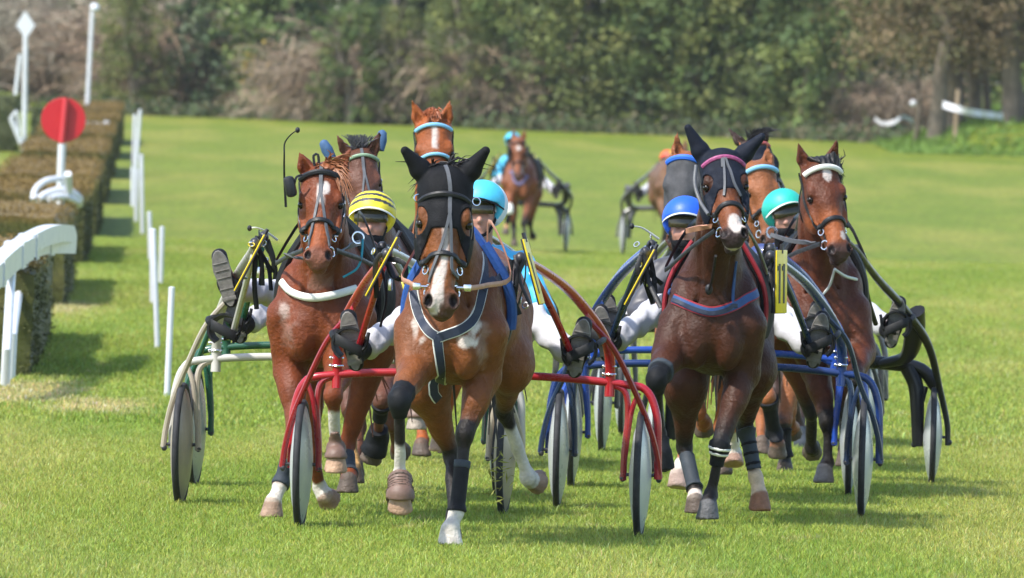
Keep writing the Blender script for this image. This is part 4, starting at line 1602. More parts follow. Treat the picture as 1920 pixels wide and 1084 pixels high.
def torso_pad(h, mat, name, s0, s1, z0, thick, res=.012, trim=None, trim_r=.012, lab=None):
    """saddle cloth over the back between stations s0..s1 (m behind the chest), down to height z0"""
    k = h.k
    def region(X, Y, Z):
        s = (X * h.T[0] + Y * h.T[1]) / k; z = Z / k + 0 * s; x = (X * h.Lx[0] + Y * h.Lx[1]) / k + 0 * z
        g = np.maximum(np.maximum(s0 + .10 * (1.3 - z) - s, s - s1), z0 - z)
        return np.maximum(g, np.abs(x) - .5) * k
    lo = h.pt(0, s0 + .1, .7) - np.array([.45, .35, 0]); hi = h.pt(0, s1, 1.75) + np.array([.45, .3, 0])
    o = h.shell(name, mat, region, lo, hi, res, thick)
    if lab and o: o['label'] = lab
    # front edge roll
    if trim is not None:
        zs = np.linspace(z0, 1.50, 12)
        for sx in (-1, 1):
            p = h.snap(np.array([h.pt(sx * (.33 if z < 1.3 else .33 - (z - 1.3) * 1.1), s0 + .10 * (1.3 - z), z) for z in zs]), thick * .8)
            MB().tube(p, trim_r, seg=8).build('pad_edge', trim, h.root)
    return o


def hair_tuft(h, name, roots, tips, bend, r0, col, seed=1, jit=.35, n=6):
    mb = MB()
    strands(mb, roots, tips, bend, r0, n, 4, jit, seed)
    return mb.build(name, hair_mat(tuple(col)), h.root)


HG = 'trotters racing in harness'


def forelock_cap(h, col, a1=.10, w=.062, th=.016, skew=0.0):
    """flat forelock lying between the ears down to the browband"""
    def region(X, Y, Z):
        x, a, n = h.hc(X, Y, Z)
        wob = .010 * np.sin(70 * x + 9 * a) + .006 * np.sin(160 * x)
        g = np.maximum((np.abs(x - skew * (a + .05)) - w) * h.hs, (a - a1 - wob * 2) * h.Lh)
        g = np.maximum(g, (-.05 - a) * h.Lh)
        return np.maximum(g, (-.13 - n) * h.hs)
    def post(v, X, Y, Z):
        x, a, n = h.hc(X, Y, Z)
        return np.maximum(v - th - .004 * np.sin(210 * x + 14 * a), region(X, Y, Z)).astype(np.float32)
    lo, hi = h.head_box()
    V, F = h.f.mesh(.007, lo, hi, post)
    # keep clear of the ears themselves
    return mesh_np('forelock', V, F, hair_mat(tuple(col)), h.root) if len(V) else None
# ------------------------------------------------------------------ the field
CHEST = (.26, .070, .018); BAY = (.155, .050, .014); DBAY = (.050, .0155, .0062); MBAY = (.095, .026, .010)

M_HOOFRIB = pm('dark_boot_rib', (.10, .065, .05), rough=.6)
# 1: leader, bay with the black hood
h1 = Horse('leading bay trotter with a black hood, white stripe on the nose and navy breastplate', 67.9, (842, 640), BAY,
           (836, 322, -.30), (827, 588, -.52), (0, -1, .25), [(758, 281, -.34), (912, 281, -.34)],
           {'FL': dict(e=(778, 690, .02), j=[(749, 752, -.34), (750, 892, -.20), (750, 957, -.27)], n=(0, .35, -.9)),
            'FR': dict(e=(905, 705, .18), j=[(873, 812, .06), (856, 962, .0), (843, 1022, -.05)]),
            'HL': dict(e=(800, 720, .95), j=[(846, 850, 1.2), (850, 965, .98), (846, 1018, .93)]),
            'HR': dict(e=(958, 680, .95), j=[(945, 768, 1.35), (990, 895, 1.5), (1010, 905, 1.62)], n=(.5, .75, -.15))},
           yaw=R_(5.5), vox=.0095, tan=(.20, .066, .018), foam=((888, 612, 17, 40, .85), (870, 640, 20, 17, .75), (897, 585, 9, 18, .6), (779, 612, 9, 32, .6), (790, 640, 10, 14, .5), (800, 735, 40, 16, .18), (905, 640, 14, 60, .15)), hood_ears=True, group=HG, hw=1.07,
           blaze=either(stripe(.0, .012, .38, .74), stripe(-.006, .022, .70, .93, slope=-.03), spot(-.022, .95, .022, .06)),
           socks={'FL': (1.62,), 'HR': (1.25,), 'FR': (1.95,), 'FLh': (.30, .19, .12), 'FRh': (.55, .50, .44), 'HRh': (.30, .2, .14)})
ar = lambda ax: .40 + .9 * np.maximum(ax - .02, 0) ** 1.15 * 1.4
h1.hood('hood', M_BLACKFAB, lambda ax: .425 + 4.2 * np.maximum(ax - .052, 0), back=-.19, eye=(.034, .088))
b = h1.bridle(browr=.013, face=None, brow_a=.19)
h1.strap(h1.pxs([(835, 312), (841, 330), (844, 360), (843, 400)]), .020, M_GREYWEB, 'overcheck_strap', b, off=.009)
h1.strap(h1.pxs([(843, 400), (836, 430), (826, 465), (814, 500), (806, 530)]), .015, M_GREYWEB, 'overcheck_strap', b, off=.010)
h1.strap(h1.pxs([(843, 400), (845, 440), (846, 480), (852, 515), (862, 540)]), .015, M_GREYWEB, 'overcheck_strap', b, off=.010)
for c in ((784, 372, -.34), (893, 378, -.34)):
    h1.ring(h1.loc(*c), (.3, -1, .2), .020, .0035, 'terret', b)
for sx in (-1, 1):     # bar bit ends
    c = h1.H(sx * .105, .80, -.03)
    MB().tube([h1.H(sx * .06, .80, -.03), c], .008, seg=8).box(c, (.040, .030, .036), bev=.006).build('bit_bar', M_STEEL, b)
h1.legwrap('FL', .72, 1.22, M_BOOT, 'knee_boot', .009, lab='black knee boot on the raised foreleg')
h1.legwrap('FR', 1.38, 1.98, M_BOOT, 'shin_boot', .010, lab='long black shin boot on the planted foreleg')
h1.legwrap('FR', 1.34, 1.44, M_GREYBOOT, 'boot_strap', .013)
h1.legwrap('FL', 2.12, 3.2, M_HOOFBOOT, 'hoof_boot', .024, lab='ribbed brown hoof boot on the raised foreleg')
for q in np.linspace(2.25, 3.0, 6):
    h1.legwrap('FL', q, q + .06, M_HOOFRIB, 'boot_rib', .029)
torso_pad(h1, M_BLUEPAD, 'saddle_pad', .42, .56, 1.08, .026, trim=M_BLUEPAD, trim_r=.028, lab='thick royal blue saddle pad')
bp = [(776, 470, -.12), (775, 545, -.2), (785, 590, -.2), (803, 620, -.2), (820, 632, -.25)]
bp2 = [(908, 478, -.1), (905, 545, -.2), (893, 590, -.2), (870, 615, -.25), (820, 634, -.25)]
bp3 = [(820, 632, -.25), (824, 670, -.25), (826, 710, -.25), (822, 750, -.25)]
for q in (bp, bp2, bp3):
    st = h1.strap(h1.pxs(q), .046, M_NAVYWEB, 'breastplate', off=.006)
    pp = h1.pxs(q)
    h1.strap(pp, .054, M_PALE, 'piping', st, off=.004, th=.0035)
h1.strap(h1.pxs([(905, 545, -.2), (935, 520, .0), (950, 505, .1)]), .034, M_NAVYWEB, 'breastplate', off=.01, n=12)
h1.strap([h1.pt(sx * .33, .56, z) for sx, z in ((1, 1.25), (1, 1.0))] + [h1.pt(.2, .52, .82)], .05, M_LEATHER, 'girth', off=.012)
h1.strap([h1.pt(-.33, .56, 1.25), h1.pt(-.33, .56, 1.0), h1.pt(-.2, .52, .82)], .05, M_LEATHER, 'girth', off=.012)
r = np.random.default_rng(8)
hair_tuft(h1, 'forelock', [h1.H(r.normal() * .03, -.02, -.03) for _ in range(34)], [h1.loc(835 + r.normal() * 38, 318 - abs(r.normal()) * 12, -.32) for _ in range(34)], (0, -.05, .22), .0055, (.012, .010, .009), 4)
hair_tuft(h1, 'mane', [h1.H(.02 + r.normal() * .02, .0, -.09) for _ in range(16)], [h1.loc(*q, -.2) for q in ((770, 372), (764, 360), (776, 366), (768, 350), (860, 290), (885, 300), (895, 312), (872, 303), (900, 306), (884, 292), (772, 358), (765, 345), (868, 308), (878, 315), (770, 340), (890, 300))], (0, -.05, .3), .004, (.012, .010, .009), 5)

# 2: chestnut on the left, open bridle
h2 = Horse('chestnut trotter on the left in an open bridle with a white padded chest strap', 71.2, (598, 610), (.150, .036, .011),
           (604, 318, -.30), (597, 497, -.58), (-.06, -1, .5), [(558, 278, -.32), (656, 281, -.30)],
           {'FL': dict(e=(545, 690, .18), j=[(553, 800, -.02), (526, 908, -.02), (510, 970, -.08)]),
            'FR': dict(e=(640, 680, .02), j=[(624, 742, -.36), (630, 838, -.22), (629, 885, -.28)], n=(0, .15, -1)),
            'HL': dict(j=[(585, 850, 1.3), (600, 915, 1.45), (618, 938, 1.5)], n=(.35, .85, -.3)),
            'HR': dict(j=[(650, 835, 1.2), (655, 890, 1.0), (652, 925, .95)])},
           yaw=R_(6), vox=.011, foam=((533, 580, 14, 20, .35), (540, 620, 20, 40, .12), (600, 530, 30, 20, .1)), group=HG, points=(.2, .06, .024), muzzle=(.20, .085, .055), tan=(.24, .062, .018), hw=1.19,
           blaze=either(stripe(.0, .017, .20, .42), spot(.02, .25, .03, .07)),
           socks={'FR': (1.30,), 'FL': (2.10,), 'HL': (1.8,), 'FLh': (.30, .20, .14), 'FRh': (.42, .27, .18), 'HLh': (.28, .18, .13)})
b = h2.bridle(browr=.016, face='split', brow_a=.10, nose_a=.58)
h2.legwrap('FR', 2.05, 3.05, M_HOOFBOOT, 'hoof_boot', .013, lab='smooth brown hoof boot on the raised foreleg')
h2.legwrap('FL', 1.55, 2.1, M_GREYBOOT, 'shin_boot', .008)
h2.legwrap('HR', 1.3, 2.0, M_GREYBOOT, 'shin_boot', .008)
MB().tube(spl(h2.pxs([(527, 528, -.2), (545, 547, -.2), (580, 558, -.2), (622, 554, -.2), (668, 541, -.2)], off=.012), 30), .019, seg=10, flat=(1.1, .8)).build('chest_strap', M_WHITEPAD, h2.root)
h2.strap(h2.loc(595, 480, -.3) + np.array([[-.165, 0, 0], [-.12, -.03, -.01], [-.06, -.02, -.015]]), .04, M_GREYWEB, 'headpole_strap', snap=False, n=10)
h2.strap([h2.loc(632, 474, -.42), h2.loc(655, 462, -.2), h2.loc(675, 455, .1)], .03, M_GREYWEB, 'headpole_strap', snap=False, n=10)
torso_pad(h2, M_BLACKFAB, 'saddle_pad', .42, .85, .98, .035, trim=M_LEATHER, trim_r=.022)
h2.ring(h2.loc(671, 446, -.1), (.2, -1, .1), .030, .006, 'terret', h2.root)
MB().tube(spl([h2.loc(x, y, -.12) for x, y in ((680, 448), (679, 470), (676, 490), (668, 505), (652, 515), (643, 520))], 16), .006, seg=6).build('cord', M_CYANSTR, h2.root)
bl = MB(); q = h2.loc(544, 350, -.45)                                   # blinker cup pushed up at one side
bl.box(q, (.058, .09, .11), R=Matrix.Rotation(R_(-14), 3, 'Y'), bev=.02)
bl.build('blinker', M_LEATHER, b)
MB().tube(spl([h2.loc(552, 345, -.46), h2.loc(556, 332, -.46), h2.loc(566, 328, -.44)], 8), .006, seg=6).build('blinker_stay', M_LEATHER, b)
MB().tube(spl([h2.loc(590, 312, -.36), h2.loc(588, 292, -.36), h2.loc(596, 290, -.36), h2.loc(598, 306, -.36)], 10), .007, seg=6).build('crown_loop', M_LEATHER, b)
hair_tuft(h2, 'forelock', [h2.H(.02 + r.normal() * .015, -.01, -.02) for _ in range(60)], [h2.loc(630 + r.normal() * 15, 308 + r.normal() * 11, -.36) for _ in range(40)] + [h2.loc(646 + r.normal() * 8, 345 + r.uniform(-10, 38), -.40) for _ in range(20)], (.05, -.12, .22), .0075, (.23, .085, .032), 6, jit=.15)
forelock_cap(h2, (.21, .07, .026), a1=.07, w=.05, th=.014, skew=.6)

# 3: dark bay behind on the left
h3 = Horse('dark bay trotter with grey forelock and dark blue hood pulled back behind the ears', 74.8, (690, 560), (.105, .042, .026),
           (676, 284, -.30), (694, 452, -.55), (.10, -1, .4), [(629, 249, -.33), (713, 246, -.33)],
           {'FL': dict(j=[(655, 765, -.05), (662, 860, -.05), (662, 905, -.1)]),
            'FR': dict(e=(728, 690, .0), j=[(716, 752, -.38), (708, 822, -.15), (694, 862, -.1)], n=(-.3, .5, -.8)),
            'HL': dict(j=[(672, 800, 1.2), (668, 868, 1.0), (664, 895, .95)]),
            'HR': dict(j=[(735, 790, 1.3), (745, 840, 1.5), (752, 850, 1.6)], n=(.2, .8, -.5))},
           yaw=R_(5), vox=.013, group=HG, points=(.09, .035, .02), hw=1.0,
           socks={'FL': (1.4, (.50, .30, .12))})
b = h3.bridle(brow=pm('green_braid', (.20, .30, .20), rough=.6, noise=.4, nscale=60), face='split', brow_a=.10, browr=.012)
h3.legwrap('FR', 1.75, 3.3, M_BOOT, 'bell_boot', .024, lab='black bell boot on the raised foreleg')
h3.legwrap('FR', 1.02, 1.5, M_BOOT, 'shin_boot', .012)
for (a0, a1) in (((604, 263, -.24), (622, 298, -.24)), ((718, 244, -.22), (711, 282, -.24))):
    p0, p1 = h3.loc(*a0), h3.loc(*a1)
    MB().tube([p1, (p0 + p1) / 2, p0 * .9 + p1 * .1, p0], [.030, .036, .026, .010], seg=12, flat=(.9, .7)).build('hood_ear', pm('denim_hood', (.035, .09, .19), rough=.75, noise=.25, nscale=25), h3.root)
hair_tuft(h3, 'forelock', [h3.H(r.normal() * .022, -.02 + r.normal() * .01, -.02) for _ in range(150)], [h3.loc(672 + r.normal() * 12, 251 + abs(r.normal()) * 8, -.34) for _ in range(150)], (0, -.03, .05), .006, (.12, .12, .14), 7, jit=.15)
torso_pad(h3, M_BLACKFAB, 'saddle_pad', .42, .85, 1.0, .03, trim=M_LEATHER, trim_r=.018)

# 4: chestnut with the blue browband
h4 = Horse('light chestnut trotter with a blue browband, white stripe and pricked ears, behind the leader', 82.0, (812, 520), CHEST,
           (812, 226, -.30), (820, 396, -.55), (.02, -1, .45), [(772, 186, -.33), (845, 183, -.33)],
           {'FL': dict(j=[(772, 708, -.3), (778, 772, -.15), (780, 806, -.2)]),
            'FR': dict(j=[(822, 730, -.1), (824, 808, .0), (823, 846, .0)]),
            'HL': dict(j=[(790, 770, 1.2), (792, 825, 1.1), (790, 855, 1.0)]),
            'HR': dict(j=[(835, 770, 1.2), (838, 825, 1.1), (838, 850, 1.0)])},
           yaw=R_(4), vox=.014, group=HG, points=(.2, .06, .024), muzzle=(.2, .09, .06), hw=1.12,
           blaze=stripe(.0, .017, .10, .36), socks={'FRh': (.3, .2, .14), 'FLh': (.3, .25, .2)})
b = h4.bridle(brow=M_LBLUE, face=None, brow_a=.10, nose_a=.42)
h4.legwrap('FL', 2.05, 3.05, M_HOOFBOOT, 'hoof_boot', .013)
MB().tube(h4.snap(h4.H(np.linspace(-.09, .09, 17), .42 + .03 * np.linspace(-1, 1, 17) ** 2, .05), .012), .010, seg=8).build('nose_cover', M_LBLUE, b)
forelock_cap(h4, (.30, .085, .028), a1=.07, w=.035, th=.016)
hair_tuft(h4, 'lock', [h4.H(r.normal() * .025, -.04, -.02) for _ in range(70)], [h4.H(r.normal() * .035, .02 + r.normal() * .03, .09) for _ in range(70)], (0, -.1, .3), .006, (.30, .085, .028), 8, jit=.2)
torso_pad(h4, M_BLACKFAB, 'saddle_pad', .42, .85, 1.0, .03, trim=M_LEATHER, trim_r=.018)

# 5: far chestnut
h5 = Horse('chestnut trotter running alone far behind, with black blinkers and a small star', 207.5, (972, 390), (.20, .07, .032),
           (972, 259, -.30), (971, 336, -.52), (0, -1, .4), [(962, 240, -.3), (985, 241, -.3)],
           {'FL': dict(j=[(955, 396, -.35), (950, 424, -.25), (948, 440, -.3)]),
            'FR': dict(j=[(982, 420, .0), (985, 452, .0), (986, 466, .0)]),
            'HL': dict(j=[(963, 425, 1.2), (964, 450, 1.0), (964, 462, .95)]),
            'HR': dict(j=[(994, 420, 1.3), (997, 440, 1.5), (999, 445, 1.6)], n=(0, .8, -.5))},
           yaw=R_(4), vox=.02, group=HG, blaze=spot(0, .28, .035, .06), socks={'FL': (1.7, (.45, .25, .12)), 'FR': (1.1, (.14, .12, .11))})
b = h5.bridle(browr=.012)
for sx in (-1, 1):
    MB().box(h5.H(sx * .15, .34, .02), (.04, .12, .20), bev=.015).build('blinker', M_LEATHER, b)
h5.legwrap('FL', .75, 1.1, M_WHITEPAD, 'knee_boot', .014, .014); h5.legwrap('FL', 1.15, 1.8, M_BOOT, 'shin_boot', .012, .014)
torso_pad(h5, M_BLACKFAB, 'saddle_pad', .42, .85, 1.0, .035, res=.018, trim=M_LEATHER, trim_r=.03)
h5.strap(h5.pxs([(958, 320, -.3), (972, 345, -.3), (990, 330, -.3)]), .05, pm('mauve_strap', (.16, .14, .28), rough=.7), 'chest_strap', off=.012)

# 6: dark bay in the navy mask, plate 11
h6 = Horse('dark bay trotter with navy hood, red blue browband and white muzzle patch, head up', 72.4, (1335, 600), DBAY,
           (1352, 290, -.25), (1377, 455, -.62), (.10, -1, .72), [(1289, 238, -.28), (1430, 255, -.26)],
           {'FL': dict(e=(1255, 665, .02), j=[(1231, 712, -.32), (1236, 815, -.12), (1238, 880, -.15)], n=(0, .3, -.95)),
            'FR': dict(e=(1392, 700, .18), j=[(1350, 835, -.02), (1333, 928, .02), (1327, 974, -.03)]),
            'HL': dict(e=(1285, 720, 1.05), j=[(1284, 838, 1.25), (1303, 920, 1.05), (1304, 962, 1.0)]),
            'HR': dict(e=(1415, 690, 1.0), j=[(1398, 800, 1.35), (1417, 895, 1.30), (1424, 958, 1.25)])},
           yaw=R_(3), vox=.011, hood_ears=True, group=HG, hw=1.16, muzzle=(.03, .022, .022), tan=(.16, .048, .016),
           blaze=either(spot(.012, .84, .045, .10), lambda x, a, n: (1 - sstep(.05, .06, np.abs(x + .01))) * sstep(.93, .95, a) * (n < -.03)),
           socks={'HR': (1.85, (.58, .44, .30)), 'HL': (2.3, (.6, .52, .46)), 'HRh': (.25, .12, .07), 'FRh': (.10, .10, .105), 'FLh': (.02, .02, .022)})
h6.hood('hood', M_NAVYFAB, lambda ax: .47 + 4.0 * np.maximum(ax - .050, 0), back=-.21, eye=(.034, .075))
b = h6.bridle(brow=pm('red_blue_braid', (.30, .06, .16), rough=.55, noise=.5, nscale=70), brow_a=.13, browr=.013, nose_a=.63)
h6.strap(h6.pxs([(1352, 275), (1354, 295), (1355, 315)]), .016, M_GREYWEB, 'overcheck_strap', b, off=.010, n=10)
h6.strap(h6.pxs([(1356, 292), (1358, 320), (1359, 345), (1358, 368)]), .013, M_GREYWEB, 'overcheck_strap', b, off=.011, n=16)
h6.strap(h6.pxs([(1358, 292), (1366, 315), (1376, 345), (1387, 368)]), .013, M_GREYWEB, 'overcheck_strap', b, off=.011, n=16)
MB().tube(spl([h6.loc(1305, 310, -.42), h6.loc(1303, 345, -.46), h6.loc(1313, 378, -.52), h6.loc(1328, 402, -.60)], 14), .010, seg=8).build('side_rein', M_GREYWEB, b)
h6.legwrap('FL', .74, 1.25, M_BOOT, 'knee_boot', .009, lab='black knee boot with pale edge on the raised foreleg')
h6.legwrap('FL', .66, .74, M_GREYBOOT, 'boot_edge', .016)
h6.legwrap('FL', 2.2, 3.9, M_BOOT, 'hoof_boot', .016)
h6.legwrap('FR', .98, 1.42, M_BOOT, 'shin_boot', .010)
for t0 in (1.02, 1.13): h6.legwrap('FR', t0, t0 + .07, M_WHITEPAD, 'boot_band', .013, lab='white band above the dark shin boot')
h6.legwrap('HL', 1.2, 1.95, M_GREYBOOT, 'shin_boot', .009, lab='grey shin boot on the hind leg')
h6.legwrap('HR', 1.05, 1.85, M_GREYBOOT, 'shin_boot', .009, lab='long grey shin boot on the hind leg')
for q in (1.3, 1.5, 1.7): h6.legwrap('HR', q, q + .07, M_BOOT, 'boot_strap', .012)
torso_pad(h6, M_BLACKFAB, 'saddle_pad', .40, .85, 1.0, .034, trim=M_REDWEB, trim_r=.013, lab='black saddle pad with a red edge')
q6 = [(1225, 532, -.05), (1262, 560, -.2), (1305, 578, -.25), (1338, 585, -.25), (1380, 572, -.2), (1420, 548, -.05)]
st = h6.strap(h6.pxs(q6), .043, M_BLUEWEB, 'breastplate', off=.007); h6.strap(h6.pxs(q6), .056, M_REDWEB, 'piping', st, off=.005, th=.0035)
q6 = [(1262, 562, -.2), (1305, 580, -.25), (1338, 587, -.25), (1380, 574, -.2)]
h6.strap(h6.pxs(q6), .022, M_NAVYWEB, 'inlay', st, off=.013)
for q in ([(1272, 470, -.12), (1265, 510, -.15), (1255, 550, -.15)], [(1381, 490, -.12), (1376, 530, -.15), (1374, 568, -.2)]):
    h6.strap(h6.pxs(q), .016, M_BLUEWEB, 'neck_strap', off=.006, n=14)
h6.strap([h6.loc(1287, 433, -.2), h6.loc(1310, 428, -.42), h6.loc(1335, 424, -.52)], .030, M_TAN, 'tan_rein', snap=False, n=12)
MB().tube(spl([h6.loc(1342, 480, -.5), h6.loc(1336, 520, -.3), h6.loc(1330, 545, -.16)], 10), .008, seg=6).ball(h6.loc(1329, 543, -.16), (.02, .015, .03)).build('martingale', M_LEATHER, h6.root)
for sx in (-1, 1):
    h6.strap([h6.pt(sx * .33, .56, 1.25), h6.pt(sx * .33, .56, 1.0), h6.pt(sx * .2, .52, .82)], .05, M_LEATHER, 'girth', off=.012)

# 7: bay with the white browband
h7 = Horse('bay trotter on the right with white browband and white star, head turned aside', 79.0, (1542, 575), MBAY,
           (1536, 306, -.30), (1577, 484, -.55), (.28, -1, .40), [(1495, 264, -.32), (1569, 262, -.32)],
           {'FL': dict(e=(1530, 690, .15), j=[(1551, 790, .0), (1552, 868, .0), (1545, 905, -.05)]),
            'FR': dict(e=(1612, 660, .05), j=[(1600, 715, -.30), (1606, 790, .0), (1607, 835, .05)], n=(0, .6, -.8)),
            'HL': dict(j=[(1520, 770, 1.3), (1522, 840, 1.5), (1524, 850, 1.6)], n=(0, .8, -.5)),
            'HR': dict(j=[(1580, 775, 1.2), (1585, 845, 1.1), (1585, 875, 1.0)])},
           yaw=R_(-2), vox=.012, group=HG, hw=1.12, muzzle=(.05, .032, .028), tan=(.26, .075, .022),
           blaze=either(spot(.004, .17, .030, .075), spot(.02, .80, .016, .045)), socks={'FLh': (.16, .15, .15)})
b = h7.bridle(brow=M_WHITEPAD, browr=.016, brow_a=.10, nose_a=.62)
forelock_cap(h7, (.010, .009, .009), a1=.09, w=.075, th=.018, skew=.5)
hair_tuft(h7, 'lock', [h7.H(.02 + r.normal() * .03, -.02, .0) for _ in range(90)], [h7.H(.10 + r.normal() * .018, .16 + r.normal() * .05, -.01) for _ in range(90)], (.05, -.12, .16), .006, (.010, .009, .009), 9, jit=.15)
hair_tuft(h7, 'mane', [h7.H(.03 + r.normal() * .02, .02, -.10) for _ in range(40)], [h7.loc(1574 + r.normal() * 5, 312 + r.normal() * 14, -.2) for _ in range(40)], (.2, 0, .1), .007, (.014, .012, .012), 10)
MB().tube(spl([h7.loc(1565, 505, -.25), h7.loc(1556, 535, -.1), h7.loc(1543, 552, -.06)], 10), .007, seg=6).build('neck_cord', M_PALE, h7.root)
MB().tube(spl([h7.loc(1565, 505, -.25), h7.loc(1585, 518, -.15), h7.loc(1606, 524, .05)], 10), .009, seg=6).build('neck_cord', M_PALE, h7.root)
h7.strap([h7.loc(1445, 440, .1), h7.loc(1485, 452, -.1), h7.loc(1532, 456, -.35)], .026, M_GREYWEB, 'headpole_strap', snap=False, n=12)
h7.ring(h7.loc(1447, 436, .1), (.2, -1, .1), .030, .007, 'terret', h7.root)
torso_pad(h7, M_BLACKFAB, 'saddle_pad', .42, .85, 1.0, .034, trim=M_LEATHER, trim_r=.022)

# 8: chestnut in the grey mesh goggles, behind the masked dark bay
h8 = Horse('chestnut trotter with a grey mesh eye mask and blue brow cloth', 76.6, (1325, 600), (.25, .085, .03),
           (1288, 290, -.30), (1268, 465, -.50), (-.25, -1, .35), [(1269, 244, -.33), (1312, 262, -.3)],
           {'FL': dict(j=[(1288, 800, -.05), (1277, 872, -.25), (1271, 915, -.32)], n=(0, -.2, -1)),
            'FR': dict(j=[(1374, 775, -.35), (1375, 830, -.15), (1376, 872, -.15)], n=(0, -.45, -.9)),
            'HL': dict(j=[(1310, 770, 1.2), (1318, 790, 1.35), (1320, 810, 1.45)], n=(0, .6, -.8)),
            'HR': dict(j=[(1352, 800, 1.2), (1356, 860, 1.0), (1355, 890, .95)])},
           yaw=R_(1), vox=.014, group=HG, points=(.2, .06, .024), hw=1.05,
           socks={'FL': (1.9,), 'FR': (1.55,), 'FLh': (.36, .26, .22), 'FRh': (.32, .2, .15)})
h8.hood('eye_mask', M_GREYMESH, lambda ax: .66 + .6 * ax, eyes=False, ears=False, back=-.16, res=.009, top=.09, thick=.012)
b = h8.bridle(brow=M_BBLUE, brow_a=.08, browr=.020, nose_a=.7)
torso_pad(h8, M_BLACKFAB, 'saddle_pad', .42, .85, 1.0, .03, trim=M_LEATHER, trim_r=.018)

# 9: chestnut bay with the pale blue browband
h9 = Horse('chestnut trotter with a pale blue browband behind the navy-hooded horse', 84.0, (1455, 560), (.24, .085, .032),
           (1424, 305, -.30), (1446, 462, -.5), (.15, -1, .4), [(1384, 262, -.3), (1438, 268, -.3)],
           {'FL': dict(j=[(1440, 745, -.3), (1452, 815, -.15), (1458, 856, -.15)], n=(0, .4, -.9)),
            'FR': dict(j=[(1470, 790, .0), (1472, 858, .0), (1471, 895, -.02)]),
            'HL': dict(j=[(1425, 770, 1.2), (1428, 830, 1.0), (1428, 850, .95)]),
            'HR': dict(j=[(1480, 770, 1.3), (1484, 800, 1.45), (1486, 815, 1.55)], n=(0, .7, -.6))},
           yaw=R_(0), vox=.014, group=HG, points=(.11, .04, .022), hw=1.08, socks={'FR': (1.0, (.03, .028, .028))})
b = h9.bridle(brow=M_LBLUE, brow_a=.10, browr=.016, nose_a=.58)
h9.legwrap('FL', 1.05, 2.0, M_BOOT, 'shin_boot', .016); h9.legwrap('FR', 1.2, 2.0, M_BOOT, 'shin_boot', .013)
torso_pad(h9, M_BLACKFAB, 'saddle_pad', .42, .85, 1.0, .03, trim=M_LEATHER, trim_r=.018)

# 10: dark horse with the upright tuft
h10 = Horse('dark brown trotter with an upright black tuft and a broad white blaze at the back', 90.0, (1480, 545), (.045, .026, .022),
            (1414, 266, -.30), (1470, 400, -.5), (.55, -1, .2), [(1364, 239, -.3), (1444, 238, -.3)],
            {'FL': dict(j=[(1455, 735, .0), (1457, 800, .0), (1457, 835, .0)]),
             'FR': dict(e=(1470, 670, 0), j=[(1482, 715, -.3), (1497, 795, -.1), (1508, 858, -.15)], n=(.1, .2, -1)),
             'HL': dict(j=[(1465, 750, 1.2), (1467, 810, 1.0), (1467, 830, .95)]),
             'HR': dict(j=[(1500, 750, 1.2), (1502, 810, 1.0), (1502, 825, .95)])},
            yaw=R_(-3), vox=.015, group=HG, hw=1.0, blaze=stripe(.0, .04, .42, .95), points=(.055, .050, .052), socks={'FRh': (.09, .09, .095)})
h10.hood('eye_mask', M_NAVYFAB, lambda ax: .44 + .6 * ax, eyes=False, ears=False, back=-.16, res=.010, top=.12, thick=.010)
b = h10.bridle(brow=pm('pink_band', (.55, .12, .12), rough=.6), brow_a=.08, browr=.012)
h10.legwrap('FR', 2.25, 3.6, M_GREYBOOT, 'bell_boot', .016)
hair_tuft(h10, 'forelock', [h10.H(r.normal() * .025, -.03, -.03) for _ in range(150)], [h10.loc(1428 + r.normal() * 13, 238 + abs(r.normal()) * 9, -.33) for _ in range(150)], (0, 0, .12), .006, (.028, .028, .034), 11, jit=.15)

# 11: far brown horse
h11 = Horse('brown trotter far behind on the right, its head hidden by the grey-masked horse', 206.0, (1262, 390), (.14, .07, .035),
            (1277, 275, -.30), (1278, 350, -.5), (0, -1, .4), [(1270, 258, -.3), (1286, 258, -.3)],
            {'FL': dict(j=[(1247, 415, -.2), (1245, 445, -.1), (1244, 462, -.1)]),
             'FR': dict(j=[(1272, 415, .0), (1273, 452, .0), (1273, 466, .0)]),
             'HL': dict(j=[(1250, 420, 1.2), (1250, 450, 1.0), (1250, 462, .95)]),
             'HR': dict(j=[(1280, 420, 1.2), (1280, 450, 1.0), (1280, 462, .95)])},
            yaw=R_(-4), vox=.022, group=HG)
# torn grass thrown up by the hooves beside the leader
r = np.random.default_rng(77)
o0 = P(940, 885, 69.6)
C = r.normal(size=(46, 3)) * np.array([.035, .05, .07])
V, F, c = leaf_quads(C, .05, np.tile([0, -1, .2], (46, 1)), r, np.array([[.26, .27, .06]]) * r.uniform(.6, 1.4, 46)[:, None], .25)
tag(mesh_np('torn_grass', V, F, M_LEAF, smooth=False, col=c, loc=o0), kind='stuff')
# ================================================================== SULKIES
M_TYRE = pm('tyre_rubber', (.020, .021, .025), rough=.75, noise=.3, nscale=20)
M_DISCW = pm('wheel_disc', (.42, .445, .45), rough=.30, noise=.12, nscale=4, spec=.5)
M_DISCP = pm('cream_wheel_disc', (.33, .28, .23), rough=.35, noise=.15, nscale=4)
M_HUB = pm('dark_hub', (.03, .03, .035), rough=.4)
M_STIR = pm('black_stirrup', (.015, .016, .017), rough=.6, noise=.2, nscale=20, spec=.2)
M_YPLATE = pm('yellow_plate', (.80, .60, .012), rough=.4, noise=.06)
M_DIGIT = pm('black_digit', (.012, .012, .012), rough=.5)
M_SEAT = pm('seat_vinyl', (.02, .02, .022), rough=.5)


def paint(nm, c, rough=.28):
    return pm(nm, c, rough=rough, noise=.08, nscale=6, coat=.12)


